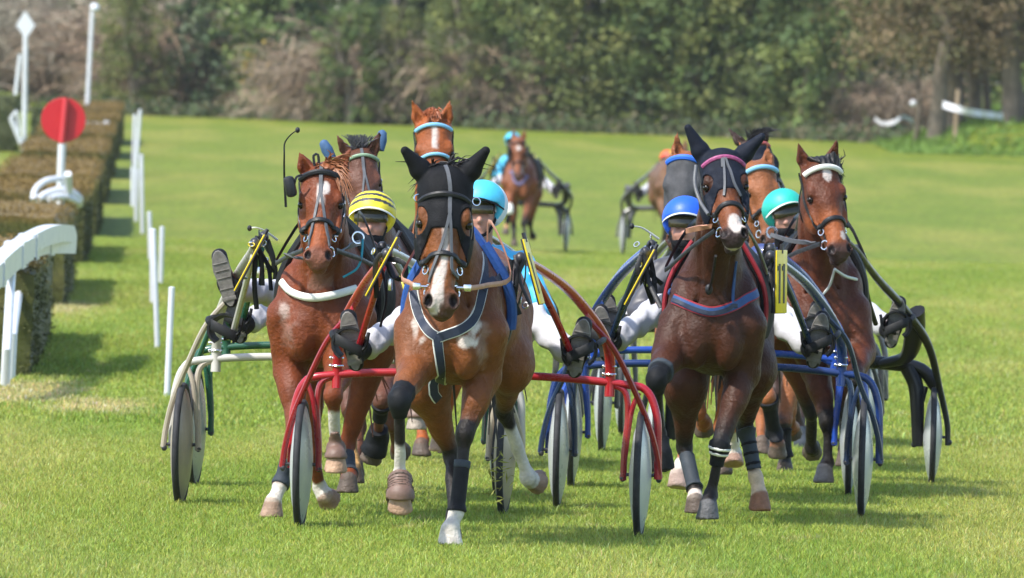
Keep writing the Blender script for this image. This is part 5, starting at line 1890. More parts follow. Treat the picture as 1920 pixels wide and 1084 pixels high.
class Sulky:
    """two-wheeled racing cart: origin on the ground under the axle centre, -y forward"""
    def __init__(s, label, cpx, d, yaw, frame, fork=None, R=.335, W=.87, style='arch', disc=None, plate=None, up=None, turn=5, turn_l=2.0, px=.32, pz=1.34, lean_r=-.30):
        c = P(cpx, 700, d); s.O = np.array([c[0], d, gz(d)])
        q = PG(cpx, d); s.O = np.array([q[0], d, gz(d)])
        s.d, s.yaw, s.R, s.W = d, yaw, R, W
        s.turn_l = turn_l; s.turn, s.px, s.pz, s.lean_r = turn, px, pz, lean_r
        s.root = thing('sulky', label, 'sulky', s.O, -yaw, 'racing sulkies')
        # object rotation about z by -yaw turns +y (rear) towards +x
        m1 = frame; m2 = fork or frame
        up = up or frame
        disc = disc or M_DISCW
        rt = s.root
        for sx in (-1, 1):
            w = thing('wheel', '', '', (0, 0, 0)); w.parent = rt
            for k_ in ('label', 'category'): del w[k_]
            cx = np.array([sx * W, 0, R])
            MB().torus(cx, (1, 0, 0), R - .019, .019, 44, 10).build('tyre', M_TYRE, w)
            MB().lathe([(0.015, -.058), (R * .3, -.051), (R * .65, -.036), (R - .045, -.017), (R - .030, -.010), (R - .030, .010), (R - .045, .017), (R * .65, .036), (R * .3, .051), (.015, .058)], cx, (1, 0, 0), 40).build('disc', disc, w)
            MB().tube([cx - (.085, 0, 0), cx + (.085, 0, 0)], .009, seg=10).lathe([(0, -.056), (.018, -.056), (.018, .056), (0, .056)], cx, (1, 0, 0), 14).build('hub', M_HUB, w)
        if style == 'arch':
            s.arch(m1, m2, up)
        else:
            s.modern(m1, m2)
        # seat
        MB().box((0, .16, .84), (.34, .34, .05), bev=.02).box((0, .33, .95), (.32, .04, .20), bev=.018).build('seat', M_SEAT, rt)
        MB().tube(spl([(0, 0, .79), (0, .08, .80), (0, .16, .82)], 6), .02, seg=8).build('seat_post', m1, rt)
        for sx in (-1, 1):
            s.stirrup(sx)
        if plate:
            for sx, text in plate:
                s.plate(sx, text)

    def arch(s, m1, m2, up):
        rt, R, W = s.root, s.R, s.W
        zc = .80
        for sx in (-1, 1):
            pass
        MB().tube(spl([(-W - .055, .02, R - .02), (-W - .055, .02, R + .16), (-W - .045, .02, zc - .17), (-W - .0, .01, zc - .05), (-W + .10, 0, zc - .008), (-.35, 0, zc + .022), (.35, 0, zc + .022), (W - .10, 0, zc - .005), (W + .02, 0, zc - .035), (W + .075, 0, zc - .16), (W + .085, 0, R + .16), (W + .09, 0, R - .02)], 90), .021, seg=10).build('crossbar', m1, rt)
        for sx in (-1, 1):
            # inner fork leg
            MB().tube(spl([(sx * (W - .16), 0, zc - .005), (sx * (W - .09), 0, zc - .045), (sx * (W - .072), 0, zc - .16), (sx * (W - .085), 0, R + .12), (sx * (W - .088), 0, R - .03)], 26), .017, seg=8).build('fork', m2, rt)
            MB().tube(spl([(sx * (W - .02), -.01, zc - .045), (sx * (W - .055), -.02, zc - .15), (sx * (W - .08), 0, R + .10), (sx * (W - .095), 0, R - .02)], 18), .013, seg=8).build('fork', m2, rt)
            # main shaft: up from the crossbar, arching forward to the horse's flank
            sh = spl([(sx * .70, .0, zc - .07), (sx * .70, .0, zc + .05), (sx * .69, -.06, .98), (sx * .64, -.25, 1.105), (sx * .52, -.65, 1.275), (sx * .405, -1.15, 1.385), (sx * .335, -1.62, 1.44)], 46)
            MB().tube(sh, [.027, .027, .026, .025, .024, .022, .019], seg=10).build('shaft', m1, rt)
            for z in (zc + .045, zc + .085):
                MB().torus((sx * .70, -.0, z), (0, 0, 1), .028, .006, 14, 6).ball((sx * .70 - .034, -.012, z), .010, 8, 6).build('clamp', M_STEEL, rt)
            # thin stay from the gusset down to the axle outside the wheel
            g = np.array([sx * .605, -.38, 1.165])
            MB().box(g + np.array([sx * .012, .02, -.03]), (.012, .13, .055), R=Matrix.Rotation(-sx * R_(18), 3, 'Z') @ Matrix.Rotation(R_(-28), 3, 'X'), bev=.004).build('gusset', m1, rt)
            MB().ball(g + np.array([-.008, -.02, -.035]), .013, 8, 6).build('bolt', M_STEEL, rt)
            MB().tube(spl([g + np.array([0, .01, -.04]), (sx * .73, -.27, .98), (sx * (W - .03), -.15, .76), (sx * (W + .045), -.08, .58), (sx * (W + .085), -.02, .43), (sx * (W + .10), 0, R - .015)], 34), .0155, seg=8).build('stay', m2, rt)
            for q in (W + .095, W - .09):
                MB().ball((sx * q, 0, R - .02), (.016, .018, .018), 10, 7).build('axle_nut', M_HUB, rt)
            # leg guard strut from the shaft tip down towards the foot
            MB().tube(spl([(sx * .375, -1.32, 1.37), (sx * .46, -.95, 1.17), (sx * .55, -.62, .93)], 14), .0175, seg=8).build('strut', up, rt)
            s.tip(sx, (sx * .335, -1.62, 1.44))

    def tip(s, sx, p):
        """coupling and hanging straps where the shaft meets the saddle"""
        p = np.asarray(p, float)
        r = np.random.default_rng(int(abs(s.O[0] * 100)) + sx + 5)
        MB().ball(p, (.030, .034, .034), 12, 8).build('coupling', M_HUB, s.root)
        for k in range(5):
            a = p + r.normal(size=3) * np.array([.02, .05, .02])
            e = a + np.array([r.normal() * .04 - sx * .03, r.normal() * .05, -r.uniform(.10, .34)])
            MB().tube(spl([a, (a + e) / 2 + r.normal(size=3) * .03, e], 10), .009, seg=6, flat=(1.5, .5)).build('tie_strap', M_LEATHER, s.root)
        for k in range(3):
            MB().torus(p + r.normal(size=3) * np.array([.03, .05, .06]) - np.array([0, 0, .08]), r.normal(size=3), .016, .0035, 14, 6).build('buckle', M_STEEL, s.root)
        MB().box(p + np.array([-sx * .02, .02, -.15]), (.022, .03, .06), bev=.004).build('buckle', M_STEEL, s.root)

    def modern(s, m1, m2):
        rt, R, W = s.root, s.R, s.W
        zc = .72
        MB().tube(spl([(-W - .01, .02, R + .30), (-W + .08, .02, zc - .02), (-.55, .02, zc + .01), (0, .02, zc + .03), (.55, .02, zc + .01), (W - .08, .02, zc - .02), (W + .01, .02, R + .30)], 40), .040, seg=10, flat=(1.0, 1.0)).build('crossbar', m1, rt)
        for sx in (-1, 1):
            MB().tube(spl([(sx * (W - .16), .02, zc - .01), (sx * (W - .11), .01, zc - .12), (sx * (W - .095), 0, R + .12), (sx * (W - .09), 0, R - .06)], 20), [.050, .046, .040, .032], seg=10, flat=(1, 1)).build('fork', m2, rt)
            MB().tube(spl([(sx * .33, -1.62, 1.42), (sx * .46, -1.1, 1.25), (sx * .62, -.62, 1.08), (sx * .78, -.25, .86), (sx * (W + .03), -.06, R + .30), (sx * (W + .085), 0, R + .08), (sx * (W + .09), 0, R - .05)], 44), [.020, .025, .028, .030, .032, .026, .020], seg=10, flat=(1.0, .75)).build('shaft', m1, rt)
            MB().tube(spl([(sx * (W - .05), .0, R + .30), (sx * (W - .085), 0, R + .14), (sx * (W - .10), 0, R)], 10), .016, seg=8).build('stay', m2, rt)
            # blade rising from the crossbar to the shaft, carrying the foot cup
            MB().tube(spl([(sx * .52, .0, zc + .01), (sx * .66, -.12, zc + .06), (sx * .70, -.26, zc + .20), (sx * .70, -.42, zc + .33)], 18), [.036, .050, .056, .050], seg=12, flat=(1.3, .8), up=(0, 1, 0)).build('blade', m1, rt)
            MB().tube(spl([(sx * .36, -1.45, 1.38), (sx * .40, -1.2, 1.16), (sx * .46, -.95, .98)], 12), .016, seg=8).build('strut', m1, rt)
            MB().ball((sx * (W + .10), 0, R - .03), .018).build('axle_nut', M_HUB, rt)
            MB().ball((sx * (W - .11), 0, R - .05), .018).build('axle_nut', M_HUB, rt)
            s.tip(sx, (sx * .33, -1.62, 1.42))

    def stirrup(s, sx):
        """black moulded foot cup: toe hood above, open sole window, bracket to the shaft"""
        c = np.array([sx * .585, -.66, .97])
        rt = s.root
        st = MB()
        # cup: half shell wrapped over the instep
        V, F = [], []
        nu, nv = 15, 5
        for j in range(nv):
            for i in range(nu):
                a = math.pi * (-.32 + 1.64 * i / (nu - 1))
                rr = .082 - .004 * j
                V.append(c + np.array([rr * math.cos(a) * 1.0, .13 * j / (nv - 1) - .04, rr * math.sin(a) * .95 + .0]))
        n0 = len(V)
        for j in range(nv):
            for i in range(nu):
                a = math.pi * (-.32 + 1.64 * i / (nu - 1))
                rr = .094 - .004 * j
                V.append(c + np.array([rr * math.cos(a), .13 * j / (nv - 1) - .04, rr * math.sin(a) * .95]))
        for j in range(nv - 1):
            for i in range(nu - 1):
                a = j * nu + i
                F.append((a, a + nu, a + nu + 1, a + 1)); F.append((n0 + a, n0 + a + 1, n0 + a + nu + 1, n0 + a + nu))
        for i in range(nu - 1):
            F.append((i, i + 1, n0 + i + 1, n0 + i)); b = (nv - 1) * nu + i
            F.append((b, n0 + b, n0 + b + 1, b + 1))
        for j in range(nv - 1):
            a = j * nu; F.append((a, n0 + a, n0 + a + nu, a + nu)); a = j * nu + nu - 1
            F.append((a, a + nu, n0 + a + nu, n0 + a))
        st.add(V, F)
        st.build('stirrup', M_STIR, rt)
        V, F = [], []
        for j, (zz, yy) in enumerate(((.022, -.066), (.006, -.076), (-.022, -.078), (-.036, -.070))):
            for i in range(9):
                a = math.pi * (1.08 + .84 * i / 8)
                V.append(c + np.array([.074 * math.cos(a), yy - .03 * (1 + math.sin(a)) * -1.2, zz + .035 * math.cos(a) * sx]))
        m_ = len(V); V += [v + np.array([0, .014, 0]) for v in V]
        for j in range(3):
            for i in range(8):
                a = j * 9 + i; F += [(a, a + 9, a + 10, a + 1), (m_ + a, m_ + a + 1, m_ + a + 10, m_ + a + 9)]
        for i in range(8):
            F += [(i, i + 1, m_ + i + 1, m_ + i), (27 + i, m_ + 27 + i, m_ + 28 + i, 28 + i)]
        for j in range(3):
            F += [(j * 9, m_ + j * 9, m_ + j * 9 + 9, j * 9 + 9), (j * 9 + 8, j * 9 + 17, m_ + j * 9 + 17, m_ + j * 9 + 8)]
        MB().add(V, F).build('foot_strap', M_STIR, rt)
        MB().tube(spl([c + np.array([0, -.035, -.05]), c + np.array([-sx * .075, -.035, -.02]), c + np.array([-sx * .095, -.02, .06])], 10), .016, seg=8, flat=(.6, 1.3)).build('stirrup_bar', M_STIR, rt)
        MB().tube(spl([c + np.array([sx * .08, .0, .03]), c + np.array([sx * .10, .08, .05]), (sx * .68, -.20, 1.03)], 10), .016, seg=8).build('stirrup_bracket', M_STIR, rt)

    def plate(s, sx, text):
        rt = s.root
        c = np.array([sx * (.36 if sx < 0 else s.px), -1.62 if sx < 0 else -1.80, s.pz])
        t = R_(s.turn if sx > 0 else s.turn_l) - s.yaw
        u = np.array([math.sin(t), math.cos(t), 0])        # along the plate (front to rear)
        v = np.array([s.lean_r if sx > 0 else .50, 0, 1.0]); v /= np.linalg.norm(v)
        n = np.cross(u, v)
        if n[1] > 0: n = -n
        R3 = np.stack([u, v, n], 1)
        p = MB().box(c, (.205, .335, .008), R=R3, bev=.0035).build('number_plate', M_YPLATE, rt)
        MB().box(c - n * .008, (.21, .34, .007), R=R3, bev=.003).build('plate_backing', M_HUB, p)
        x0 = -.05
        for i, ch in enumerate(text):
            w = [((0, -.01), (.026, .21)), ((-.024, .072), (.030, .026))] if ch == '1' else [((0, 0), (.06, .2))]
            mb = MB()
            for (ox, oz), (sx_, sz_) in w:
                mb.box(c + u * (x0 + .085 * i + ox) + v * oz + n * .006, (sx_, sz_, .003), R=R3)
            mb.build('digit', M_DIGIT, p, smooth=False)
        MB().tube([c + v * .15, c + v * .20], .01).build('plate_clip', M_HUB, rt)
        return p


RED = paint('red_lacquer', (.36, .011, .020)); REDD = paint('dark_red_lacquer', (.26, .012, .018))
CREAM = paint('white_lacquer', (.50, .485, .45)); BEIGE = paint('beige_lacquer', (.40, .35, .28))
BLUE = paint('blue_lacquer', (.010, .034, .15)); NAVY = paint('navy_lacquer', (.014, .030, .075)); SKYB = paint('steel_blue_lacquer', (.05, .13, .27))
GREEN = paint('green_lacquer', (.016, .085, .05)); BRIGHT = paint('bright_blue_lacquer', (.012, .06, .36)); BLK = pm('black_lacquer', (.006, .007, .009), rough=.35, noise=.1, spec=.35)
GREYL = paint('grey_lacquer', (.12, .12, .12)); DGREY = paint('dark_grey_lacquer', (.05, .052, .055))

s1 = Sulky('bright red sulky behind the leading black-hooded horse', 879, 70.1, R_(4), RED, REDD, plate=[(1, '1'), (-1, '')], turn_l=.2, turn=6, px=.415, pz=1.38)
s2 = Sulky('white sulky of the left chestnut, its left stirrup empty', 640, 73.4, R_(5), CREAM, BEIGE, disc=M_DISCP, plate=[(-1, '')], turn_l=.4)
s3 = Sulky('green sulky half hidden behind the white one', 648, 77.0, R_(5), GREEN, GREEN, W=.86)
s6 = Sulky('dark blue sulky of the navy-hooded horse with yellow plates', 1329, 74.7, R_(2.5), BLUE, NAVY, W=.83, up=NAVY, plate=[(1, '11'), (-1, '11')], turn=17, px=.40, pz=1.31, lean_r=-.02)
s7 = Sulky('black streamlined sulky on the right behind the white-browband horse', 1486, 82.0, R_(1), BLK, BLK, R=.30, W=.83, style='modern')
s8 = Sulky('bright blue sulky behind the dark blue one', 1330, 79.0, R_(2), BRIGHT, BRIGHT, W=.80)
s9 = Sulky('dark grey sulky behind the bright blue one', 1375, 87.2, R_(3), DGREY, DGREY, W=.84)
s10 = Sulky('grey sulky with pale wheels, last of the right-hand bunch', 1398, 92.2, R_(2), GREYL, GREYL, W=.84)
s4 = Sulky('dark sulky behind the horse with the blue browband', 815, 84.4, R_(4), DGREY, DGREY, W=.80)
s5 = Sulky('grey sulky far behind in the middle of the course', 975, 210.0, R_(3), DGREY, DGREY, style='modern', W=.70, plate=[(-1, ''), (1, '')])
s11 = Sulky('grey sulky far behind on the right with a yellow plate', 1258, 208.6, R_(-3), GREYL, GREYL, style='modern', W=.74, plate=[(-1, '')])
# ================================================================== DRIVERS
M_SKIN = pm('skin', (.40, .20, .145), rough=.5, noise=.12, nscale=12, spec=.4)
M_WTROU = pm('white_breeches', (.50, .50, .53), rough=.85, noise=.10, nscale=6, bump=.9, bscale=14)
M_BOOTL = pm('black_boot', (.010, .010, .012), spec=.2, rough=.6, noise=.3, nscale=15, bump=.2)
M_SOLE = pm('boot_sole', (.16, .15, .135), rough=.85, noise=.3, nscale=25, bump=.3)
M_LENS = pm('goggle_lens', (.030, .026, .010), rough=.12, spec=.5)
M_FOAMW = pm('goggle_frame', (.55, .55, .55), rough=.5)


class Driver:
    def __init__(g, label, s, head, silk, cap, vox=.013, cap_paint=None, feet=None, silk2=None, turn=0.0, pitch=-14, roll=0.0, lean=0.0, gaiter=True, detail=True, cap2=None, peak=None):
        """seated, leaning back, legs forward and apart; head = (x, z) in the sulky's frame"""
        g.root = thing('person', label, 'person', s.O, -s.yaw, 'drivers in racing silks')
        hx, hz = head
        hip = np.array([0, .14, .93]); 
        hd = np.array([hx, .12, hz])
        nk = hd + np.array([-hx * .15, .05, -.20])
        ch = hip * .26 + nk * .74 + np.array([lean, .05, -.02])
        f = Fig(); jk = Fig(); tr = Fig()
        ax = np.array([1.0, 0, 0])
        hl = .30
        # torso
        for F, e in ((f, 0), (jk, .012)):
            F.cone(hip, ch, .125 + e, .135 + e, .06, ax, 1.28)
            F.cone(ch, nk + np.array([0, .0, -.06]), .125 + e, .075 + e, .05, ax, 1.45)
            F.ell(ch + np.array([0, -.02, .06]), (.20 + e, .115 + e, .13 + e), None, .05)
        f.cone(nk - np.array([0, 0, .05]), hd - np.array([0, -.02, .06]), .062, .058, .03)
        # head with face
        f.ell(hd, (.078, .098, .105), None, .02)
        f.ell(hd + np.array([0, -.035, -.060]), (.058, .062, .065), None, .025)
        f.cone(hd + np.array([0, -.088, .005]), hd + np.array([0, -.112, -.032]), .010, .016, .012)
        f.ell(hd + np.array([0, -.080, -.105]), (.028, .022, .02), None, .02)
        for sx in (-1, 1):
            f.ell(hd + np.array([sx * .034, -.090, .012]), (.020, .012, .012), None, .008, 's')
            f.ell(hd + np.array([sx * .080, .0, -.01]), (.010, .022, .034), None, .006)
            f.ell(hd + np.array([sx * .036, -.075, -.035]), (.022, .020, .020), None, .02)
        f.ell(hd + np.array([0, -.094, -.066]), (.024, .010, .006), None, .006)
        f.ell(hd + np.array([0, -.092, -.077]), (.021, .010, .006), None, .006)
        f.ell(hd + np.array([0, -.104, -.072]), (.026, .008, .0022), None, .003, 's')
        # arms
        for sx in (-1, 1):
            sh = ch + np.array([sx * .185, 0, .10])
            el = sh + np.array([sx * .13, -.12, -.24])
            hn = np.array([sx * .10 + hx * .3, -.36, 1.20])
            for F, e in ((f, 0), (jk, .012)):
                F.cone(sh, el, .056 + e, .046 + e, .05)
                F.cone(el, hn + (el - hn) * .10, .045 + e, .031 + e, .02)
            # hand: palm, four bent fingers, thumb, closed round the rein
            f.ell(hn, (.022, .045, .042), None, .015)
            for i in range(4):
                b = hn + np.array([-sx * .004, -.038, .030 - .021 * i])
                m = b + np.array([-sx * .022, -.022, 0]) * (1 - .08 * abs(i - 1))
                f.cone(b, m, .0095, .009, .006); f.cone(m, m + np.array([-sx * .020, .022, -.002]), .009, .008, .004)
            f.cone(hn + np.array([-sx * .012, .005, .036]), hn + np.array([-sx * .030, -.040, .046]), .011, .009, .008)
        # legs
        g.feet = []
        for i, sx in ((0, -1), (1, 1)):
            ft = np.array([sx * .575, -.60, .97]) if not feet or feet[i] is None else np.asarray(feet[i][0], float)
            kn = np.array([sx * .30, -.12, 1.12]) if not feet or feet[i] is None else np.asarray(feet[i][1], float)
            h0 = hip + np.array([sx * .10, 0, -.01])
            an = ft + np.array([-sx * .03, .06, -.035])
            for F, e in ((f, 0), (tr, .010)):
                F.cone(h0, kn, .092 + e, .066 + e, .05)
                F.cone(kn, kn + (an - kn) * (1 if F is f else .86), .064 + e, .042 + e * 2.4, .03)
            # foot: heel low, toe up and turned out a little, sole facing forward
            td = np.array([sx * .18, -.18, 1.0]) if not feet or feet[i] is None or len(feet[i]) < 3 else np.asarray(feet[i][2], float)
            td = td / np.linalg.norm(td)
            f.cone(an, ft + td * .10, .040, .034, .02)
            g.feet.append((ft, an, kn, td, sx))
        V, F = f.mesh(vox)
        mesh_np('body', V, F, M_SKIN, g.root)
        def folds(v, X, Y, Z):
            w = np.sin(38 * X + 17 * Y - 21 * Z) * np.sin(23 * Z + 31 * Y + 9 * X) + .6 * np.sin(61 * X - 43 * Z + 20 * Y)
            return (v + .0065 * w).astype(np.float32)
        V, F = jk.mesh(vox, post=folds)
        col = np.tile(silk, (len(V), 1)).astype(float)
        if silk2 is not None: col = silk2(V, col)
        mesh_np('jacket', V, F, pm('racing_silk', (1, 1, 1), rough=.5, noise=.08, nscale=8, attr=True, bump=.2, bscale=20, sheen=.15), g.root, col=col)
        V, F = tr.mesh(vox, post=folds)
        mesh_np('breeches', V, F, M_WTROU, g.root)
        for ft, an, kn, td, sx in g.feet:
            b = Fig()
            nrm = np.array([0, -1.0, 0]) - td * (-td[1]); nrm /= np.linalg.norm(nrm)
            b.cone(kn + (an - kn) * .62, an, .056, .046, .03)
            b.cone(an, ft + nrm * .01 - td * .01, .052, .046, .03)
            b.cone(ft - td * .10 + nrm * .012, ft + td * .14 + nrm * .004, .040, .043, .03)
            V, F = b.mesh(.009)
            bo = mesh_np('boot', V, F, M_BOOTL, g.root)
            # sole: outline plate facing forward
            sd = np.cross(nrm, td)
            o = []
            for a in np.linspace(0, 2 * math.pi, 22, endpoint=False):
                q = math.sin(a); wv = .050 * (1 + .14 * q) * (1 - .22 * math.exp(-((q + .15) / .3) ** 2))
                o.append((math.cos(a) * wv, q * .155 + .025))
            cpt = ft + nrm * .048
            V = [cpt + sd * x + td * z for x, z in o] + [cpt + nrm * .014 + sd * x * .95 + td * z * .98 for x, z in o]
            n = len(o)
            F = [tuple(range(n)), tuple(range(2 * n - 1, n - 1, -1))] + [(i, (i + 1) % n, n + (i + 1) % n, n + i) for i in range(n)]
            so = MB().add(V, F).build('sole', M_SOLE, bo)
            for z, hh in ((-.085, .022), (-.03, .006), (.03, .006), (.07, .006), (.11, .006)):
                MB().box(cpt + nrm * (.016) + td * z, (.076, hh, .004), R=np.stack([sd, td, nrm], 1), bev=.002).build('sole_tread', M_SOLE, bo)
        # helmet with peak and cover
        hc = hd + np.array([0, .012, .055])
        Rz = np.array(Matrix.Rotation(turn, 3, 'Z'))
        hm = Fig()
        hm.ell(hc, (.128, .152, .126), None, .02)
        lo, hi = hc - .17, hc + .17
        def cut(v, X, Y, Z):
            low = np.maximum(-(Z - hc[2] + .018 - .30 * (Y - hc[1] + .0) * 0 ), 0)
            g1 = hc[2] - .010 - Z - .085 * sstep(-.085, -.01, Y - hc[1]) + 0 * X
            inn = np.sqrt(((X - hc[0]) / .104) ** 2 + ((Y - hc[1]) / .128) ** 2 + ((Z - hc[2]) / .102) ** 2) - 1
            return np.maximum(np.maximum(v, g1), -inn * .09).astype(np.float32)
        V, F = hm.mesh(.007, lo, hi, cut)
        col = np.tile(cap, (len(V), 1)).astype(float)
        if cap_paint is not None: col = cap_paint(V - hc, col)
        he = mesh_np('helmet', V, F, pm('helmet_cover', (1, 1, 1), rough=.5, noise=.07, nscale=10, attr=True, bump=.25, bscale=22), g.root, col=col)
        V, F = [], []
        n = 15
        for j in range(3):
            for i in range(n):
                a = math.pi * (-.94 + .88 * i / (n - 1)); rr = 1 + .14 * j * max(0, -math.sin(a)) ** .6
                V.append(hc + np.array([.120 * math.cos(a) * (1 + .03 * j), .143 * math.sin(a) * rr, .004 - .006 * j - .020 * math.cos(a) ** 2]))
        m = len(V)
        V += [v - np.array([0, 0, .007]) for v in V]
        for j in range(2):
            for i in range(n - 1):
                a = j * n + i
                F.append((a, a + 1, a + n + 1, a + n)); F.append((m + a, m + a + n, m + a + n + 1, m + a + 1))
        for i in range(n - 1):
            a = 2 * n + i; F.append((a, a + 1, m + a + 1, m + a))
        MB().add(V, F).build('peak', peak or M_BLACKFAB, he)
        if gaiter:
            gt = Fig()
            gt.ell(hd + np.array([0, -.030, -.085]), (.066, .080, .050), None, .02).cone(hd + np.array([0, .01, -.10]), nk - np.array([0, 0, .03]), .068, .078, .03)
            V, F = gt.mesh(.012)
            mesh_np('neck_gaiter', V, F, M_BLACKFAB, g.root)
        # goggles
        V, F = [], []
        n = 17
        for zz, bulge in ((-.026, 0), (-.018, .006), (.0, .009), (.018, .006), (.026, 0)):
            for i in range(n):
                u = -1 + 2 * i / (n - 1); a = u * 1.15
                lim = 1 - .35 * (abs(u) > .9) 
                V.append(hd + np.array([.088 * math.sin(a) / math.sin(1.15), -.122 * math.cos(a * .62) - bulge + .004, .010 + zz * 1.35 * (1 - .25 * u * u)]))
        for j in range(4):
            for i in range(n - 1):
                a = j * n + i; F.append((a, a + 1, a + n + 1, a + n))
        m = len(V); V += [v + np.array([0, .006, 0]) for v in V]
        F += [tuple(q + m for q in f_[::-1]) for f_ in F]
        for i in range(n - 1):
            F.append((i + 1, i, m + i, m + i + 1)); a = 4 * n + i; F.append((a, a + 1, m + a + 1, m + a))
        go = MB().add(V, F).build('goggles', M_LENS, g.root)
        MB().tube(spl([hd + np.array([-.084, -.045, .018]), hd + np.array([-.100, .02, .02]), hd + np.array([0, .118, .015]), hd + np.array([.100, .02, .02]), hd + np.array([.084, -.045, .018])], 24), .012, seg=6, flat=(1.2, .3)).build('goggle_strap', M_FOAMW, go)
        MB().tube(spl([hd + np.array([-.088, -.01, -.01]), hd + np.array([-.06, -.05, -.105]), hd + np.array([0, -.065, -.135]), hd + np.array([.06, -.05, -.105]), hd + np.array([.088, -.01, -.01])], 18), .008, seg=6, flat=(1.2, .4)).build('chin_strap', M_BLACKFAB, he)

        # the head tips back and aside: turn helmet, peak, goggles and straps with it
        M = np.array(Matrix.Rotation(roll, 3, 'Y') @ Matrix.Rotation(turn, 3, 'Z') @ Matrix.Rotation(R_(pitch), 3, 'X'))
        for o in [he, go] + list(he.children) + list(go.children):
            me = o.data; n = len(me.vertices)
            co = np.empty(n * 3, np.float32); me.vertices.foreach_get('co', co)
            co = (co.reshape(-1, 3) - hd) @ M.T + hd
            me.vertices.foreach_set('co', co.astype(np.float32).ravel()); me.update()


def sk(s, px, py, dd=0.0):
    """photo pixel to the sulky's frame"""
    p = P(px, py, s.d + dd) - s.O
    c, n = math.cos(s.yaw), math.sin(s.yaw)
    return np.array([p[0] * c - p[1] * n, p[0] * n + p[1] * c, p[2]])


def headpos(s, px, py):
    p = sk(s, px, py, .1)
    return (p[0], p[2])


def stripes(V, c):
    z = V[:, 2] + 1.2 * V[:, 0] ** 2 + V[:, 1] * .10
    k = ((z - .004) / .037) % 1.0
    band = (k > .50) & (V[:, 2] > .02)
    c = c.copy(); c[band] = (.03, .032, .045)
    return c


def cyan_white(V, c):
    c = c.copy(); w = (V[:, 0] > .055) & (V[:, 1] > -.03); c[w] = (.68, .72, .80); return c


d1 = Driver('driver in cyan silks and cyan helmet with white side, steering the red sulky', s1, headpos(s1, 902, 402), (.03, .36, .62), (.06, .45, .66), vox=.011, cap_paint=cyan_white, turn=R_(-12), lean=.03, gaiter=False)
d2 = Driver('driver with yellow and black striped helmet, one foot raised on the white shaft', s2, headpos(s2, 697, 418), (.62, .50, .03), (.72, .60, .03), vox=.011, cap_paint=stripes, peak=M_WHITEPAD,
            feet=[(sk(s2, 424, 528, -.62), np.array([-.36, -.20, 1.16]), (-.28, -.15, 1.0)), None],
            silk2=lambda V, c: np.where((np.sin(V[:, 2] * 42) > 0)[:, None], c, np.array([.03, .16, .09])))
d3 = Driver('driver of the green sulky, hidden but for dark boots and white breeches', s3, (.02, 1.56), (.55, .10, .05), (.5, .5, .5), vox=.016)
d6 = Driver('driver with royal blue helmet behind the navy-hooded horse', s6, headpos(s6, 1284, 428), (.05, .05, .06), (.015, .10, .62), vox=.012, peak=M_PALE)
d7 = Driver('driver with turquoise helmet leaning left behind the white-browband horse', s7, headpos(s7, 1474, 408), (.02, .04, .16), (.02, .42, .34), vox=.013, peak=M_PALE, roll=R_(-16), turn=R_(14))
d8 = Driver('driver of the bright blue sulky, only white legs and boots showing', s8, (.0, 1.55), (.5, .5, .52), (.4, .4, .4), vox=.016)
d9 = Driver('driver of the dark grey sulky, hidden behind the horses', s9, (.05, 1.5), (.3, .05, .05), (.4, .4, .4), vox=.018)
d10 = Driver('driver of the last grey sulky in the right-hand bunch', s10, (.05, 1.5), (.05, .2, .3), (.4, .4, .4), vox=.018)
d4 = Driver('driver of the dark sulky behind the blue-browband horse', s4, (.0, 1.52), (.02, .30, .20), (.35, .35, .4), vox=.018)
d5 = Driver('driver in cyan far behind, leaning out beside the chestnut', s5, (-.17, 1.66), (.05, .40, .60), (.05, .42, .60), vox=.02)
d11 = Driver('driver with orange and yellow helmet far behind on the right', s11, (-.08, 1.46), (.60, .30, .05), (.75, .10, .04), vox=.02,
             cap_paint=lambda V, c: np.where((V[:, 0] > .02)[:, None], np.array([.75, .50, .05]), c))

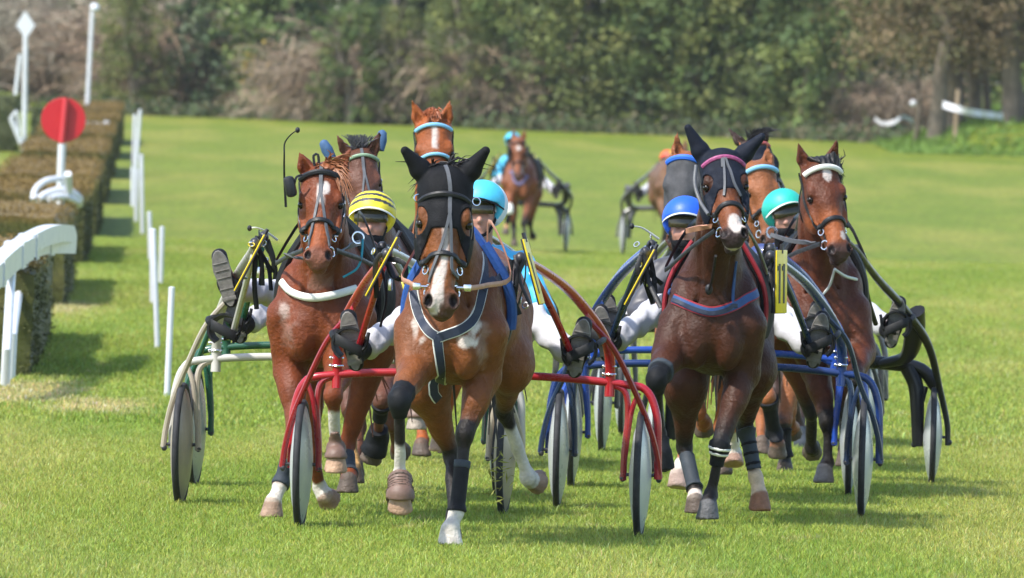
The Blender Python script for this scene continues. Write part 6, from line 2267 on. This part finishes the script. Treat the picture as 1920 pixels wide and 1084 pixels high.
# whips held upright
for s, pix, lab in ((s2, [(536, 388, -1.0), (533, 330, -1.05), (533, 290, -1.1), (534, 268, -1.1), (546, 252, -1.15), (558, 244, -1.2)], 'thin black driving whip with a bent knotted tip above the left chestnut'),
                    (s2, [(520, 450, -1.4), (498, 434, -1.45), (480, 427, -1.5), (468, 428, -1.5)], 'thin pale driving whip pointing left by the white shaft'),
                    (s6, [(1235, 448, -1.3), (1205, 428, -1.35), (1185, 424, -1.4)], 'thin pale driving whip pointing left by the blue shaft')):
    p = spl([P(a, b, s.d + c) for a, b, c in pix], 24)
    t = thing('whip', lab, 'whip', p[0])
    MB().tube(p - p[0], [.007, .006, .005, .004, .0035], seg=6).build('stock', M_LEATHER if 'black' in lab else M_PALE, t)
    MB().ball(p[-1] - p[0], (.013, .013, .016), 8, 6).build('knot', M_LEATHER, t)


# reins from the bits back to the drivers' hands
def reins(h, s, lab):
    t = thing('reins', lab, 'reins', h.O)
    for sx in (-1, 1):
        a = h.H(sx * .085, .80, -.045)
        c, n = math.cos(s.yaw), math.sin(s.yaw)
        hl = np.array([sx * .10, -.36, 1.20])
        hw = np.array([hl[0] * c + hl[1] * n, -hl[0] * n + hl[1] * c, hl[2]]) + s.O - h.O
        m1 = h.pt(sx * .27, .30, 1.36); m2 = h.pt(sx * .12, .62, 1.62)
        MB().tube(spl([a, a * .6 + m1 * .4 + np.array([sx * .02, 0, -.01]), m1, m2, hw], 30), .011, seg=6, flat=(1.2, .35)).build('rein', M_LEATHER if h is not h1 else M_TAN, t)


reins(h1, s1, 'tan leather reins of the leading black-hooded horse')
reins(h2, s2, 'dark reins of the left chestnut horse')
reins(h6, s6, 'dark reins of the navy-hooded horse')
reins(h7, s7, 'dark reins of the white-browband horse')

# ------------------------------------------------------------------ air
hz_ = bpy.data.materials.new('haze_air'); hz_.use_nodes = True
nt = hz_.node_tree; nt.nodes.remove(nt.nodes['Principled BSDF'])
pv = nt.nodes.new('ShaderNodeVolumePrincipled')
pv.inputs['Color'].default_value = (.93, .95, 1, 1); pv.inputs['Density'].default_value = .00007
nt.links.new(pv.outputs[0], nt.nodes['Material Output'].inputs['Volume'])
tag(MB().box((0, 700, 9.5), (1900, 3500, 21)).build('haze', hz_, smooth=False), kind='stuff')
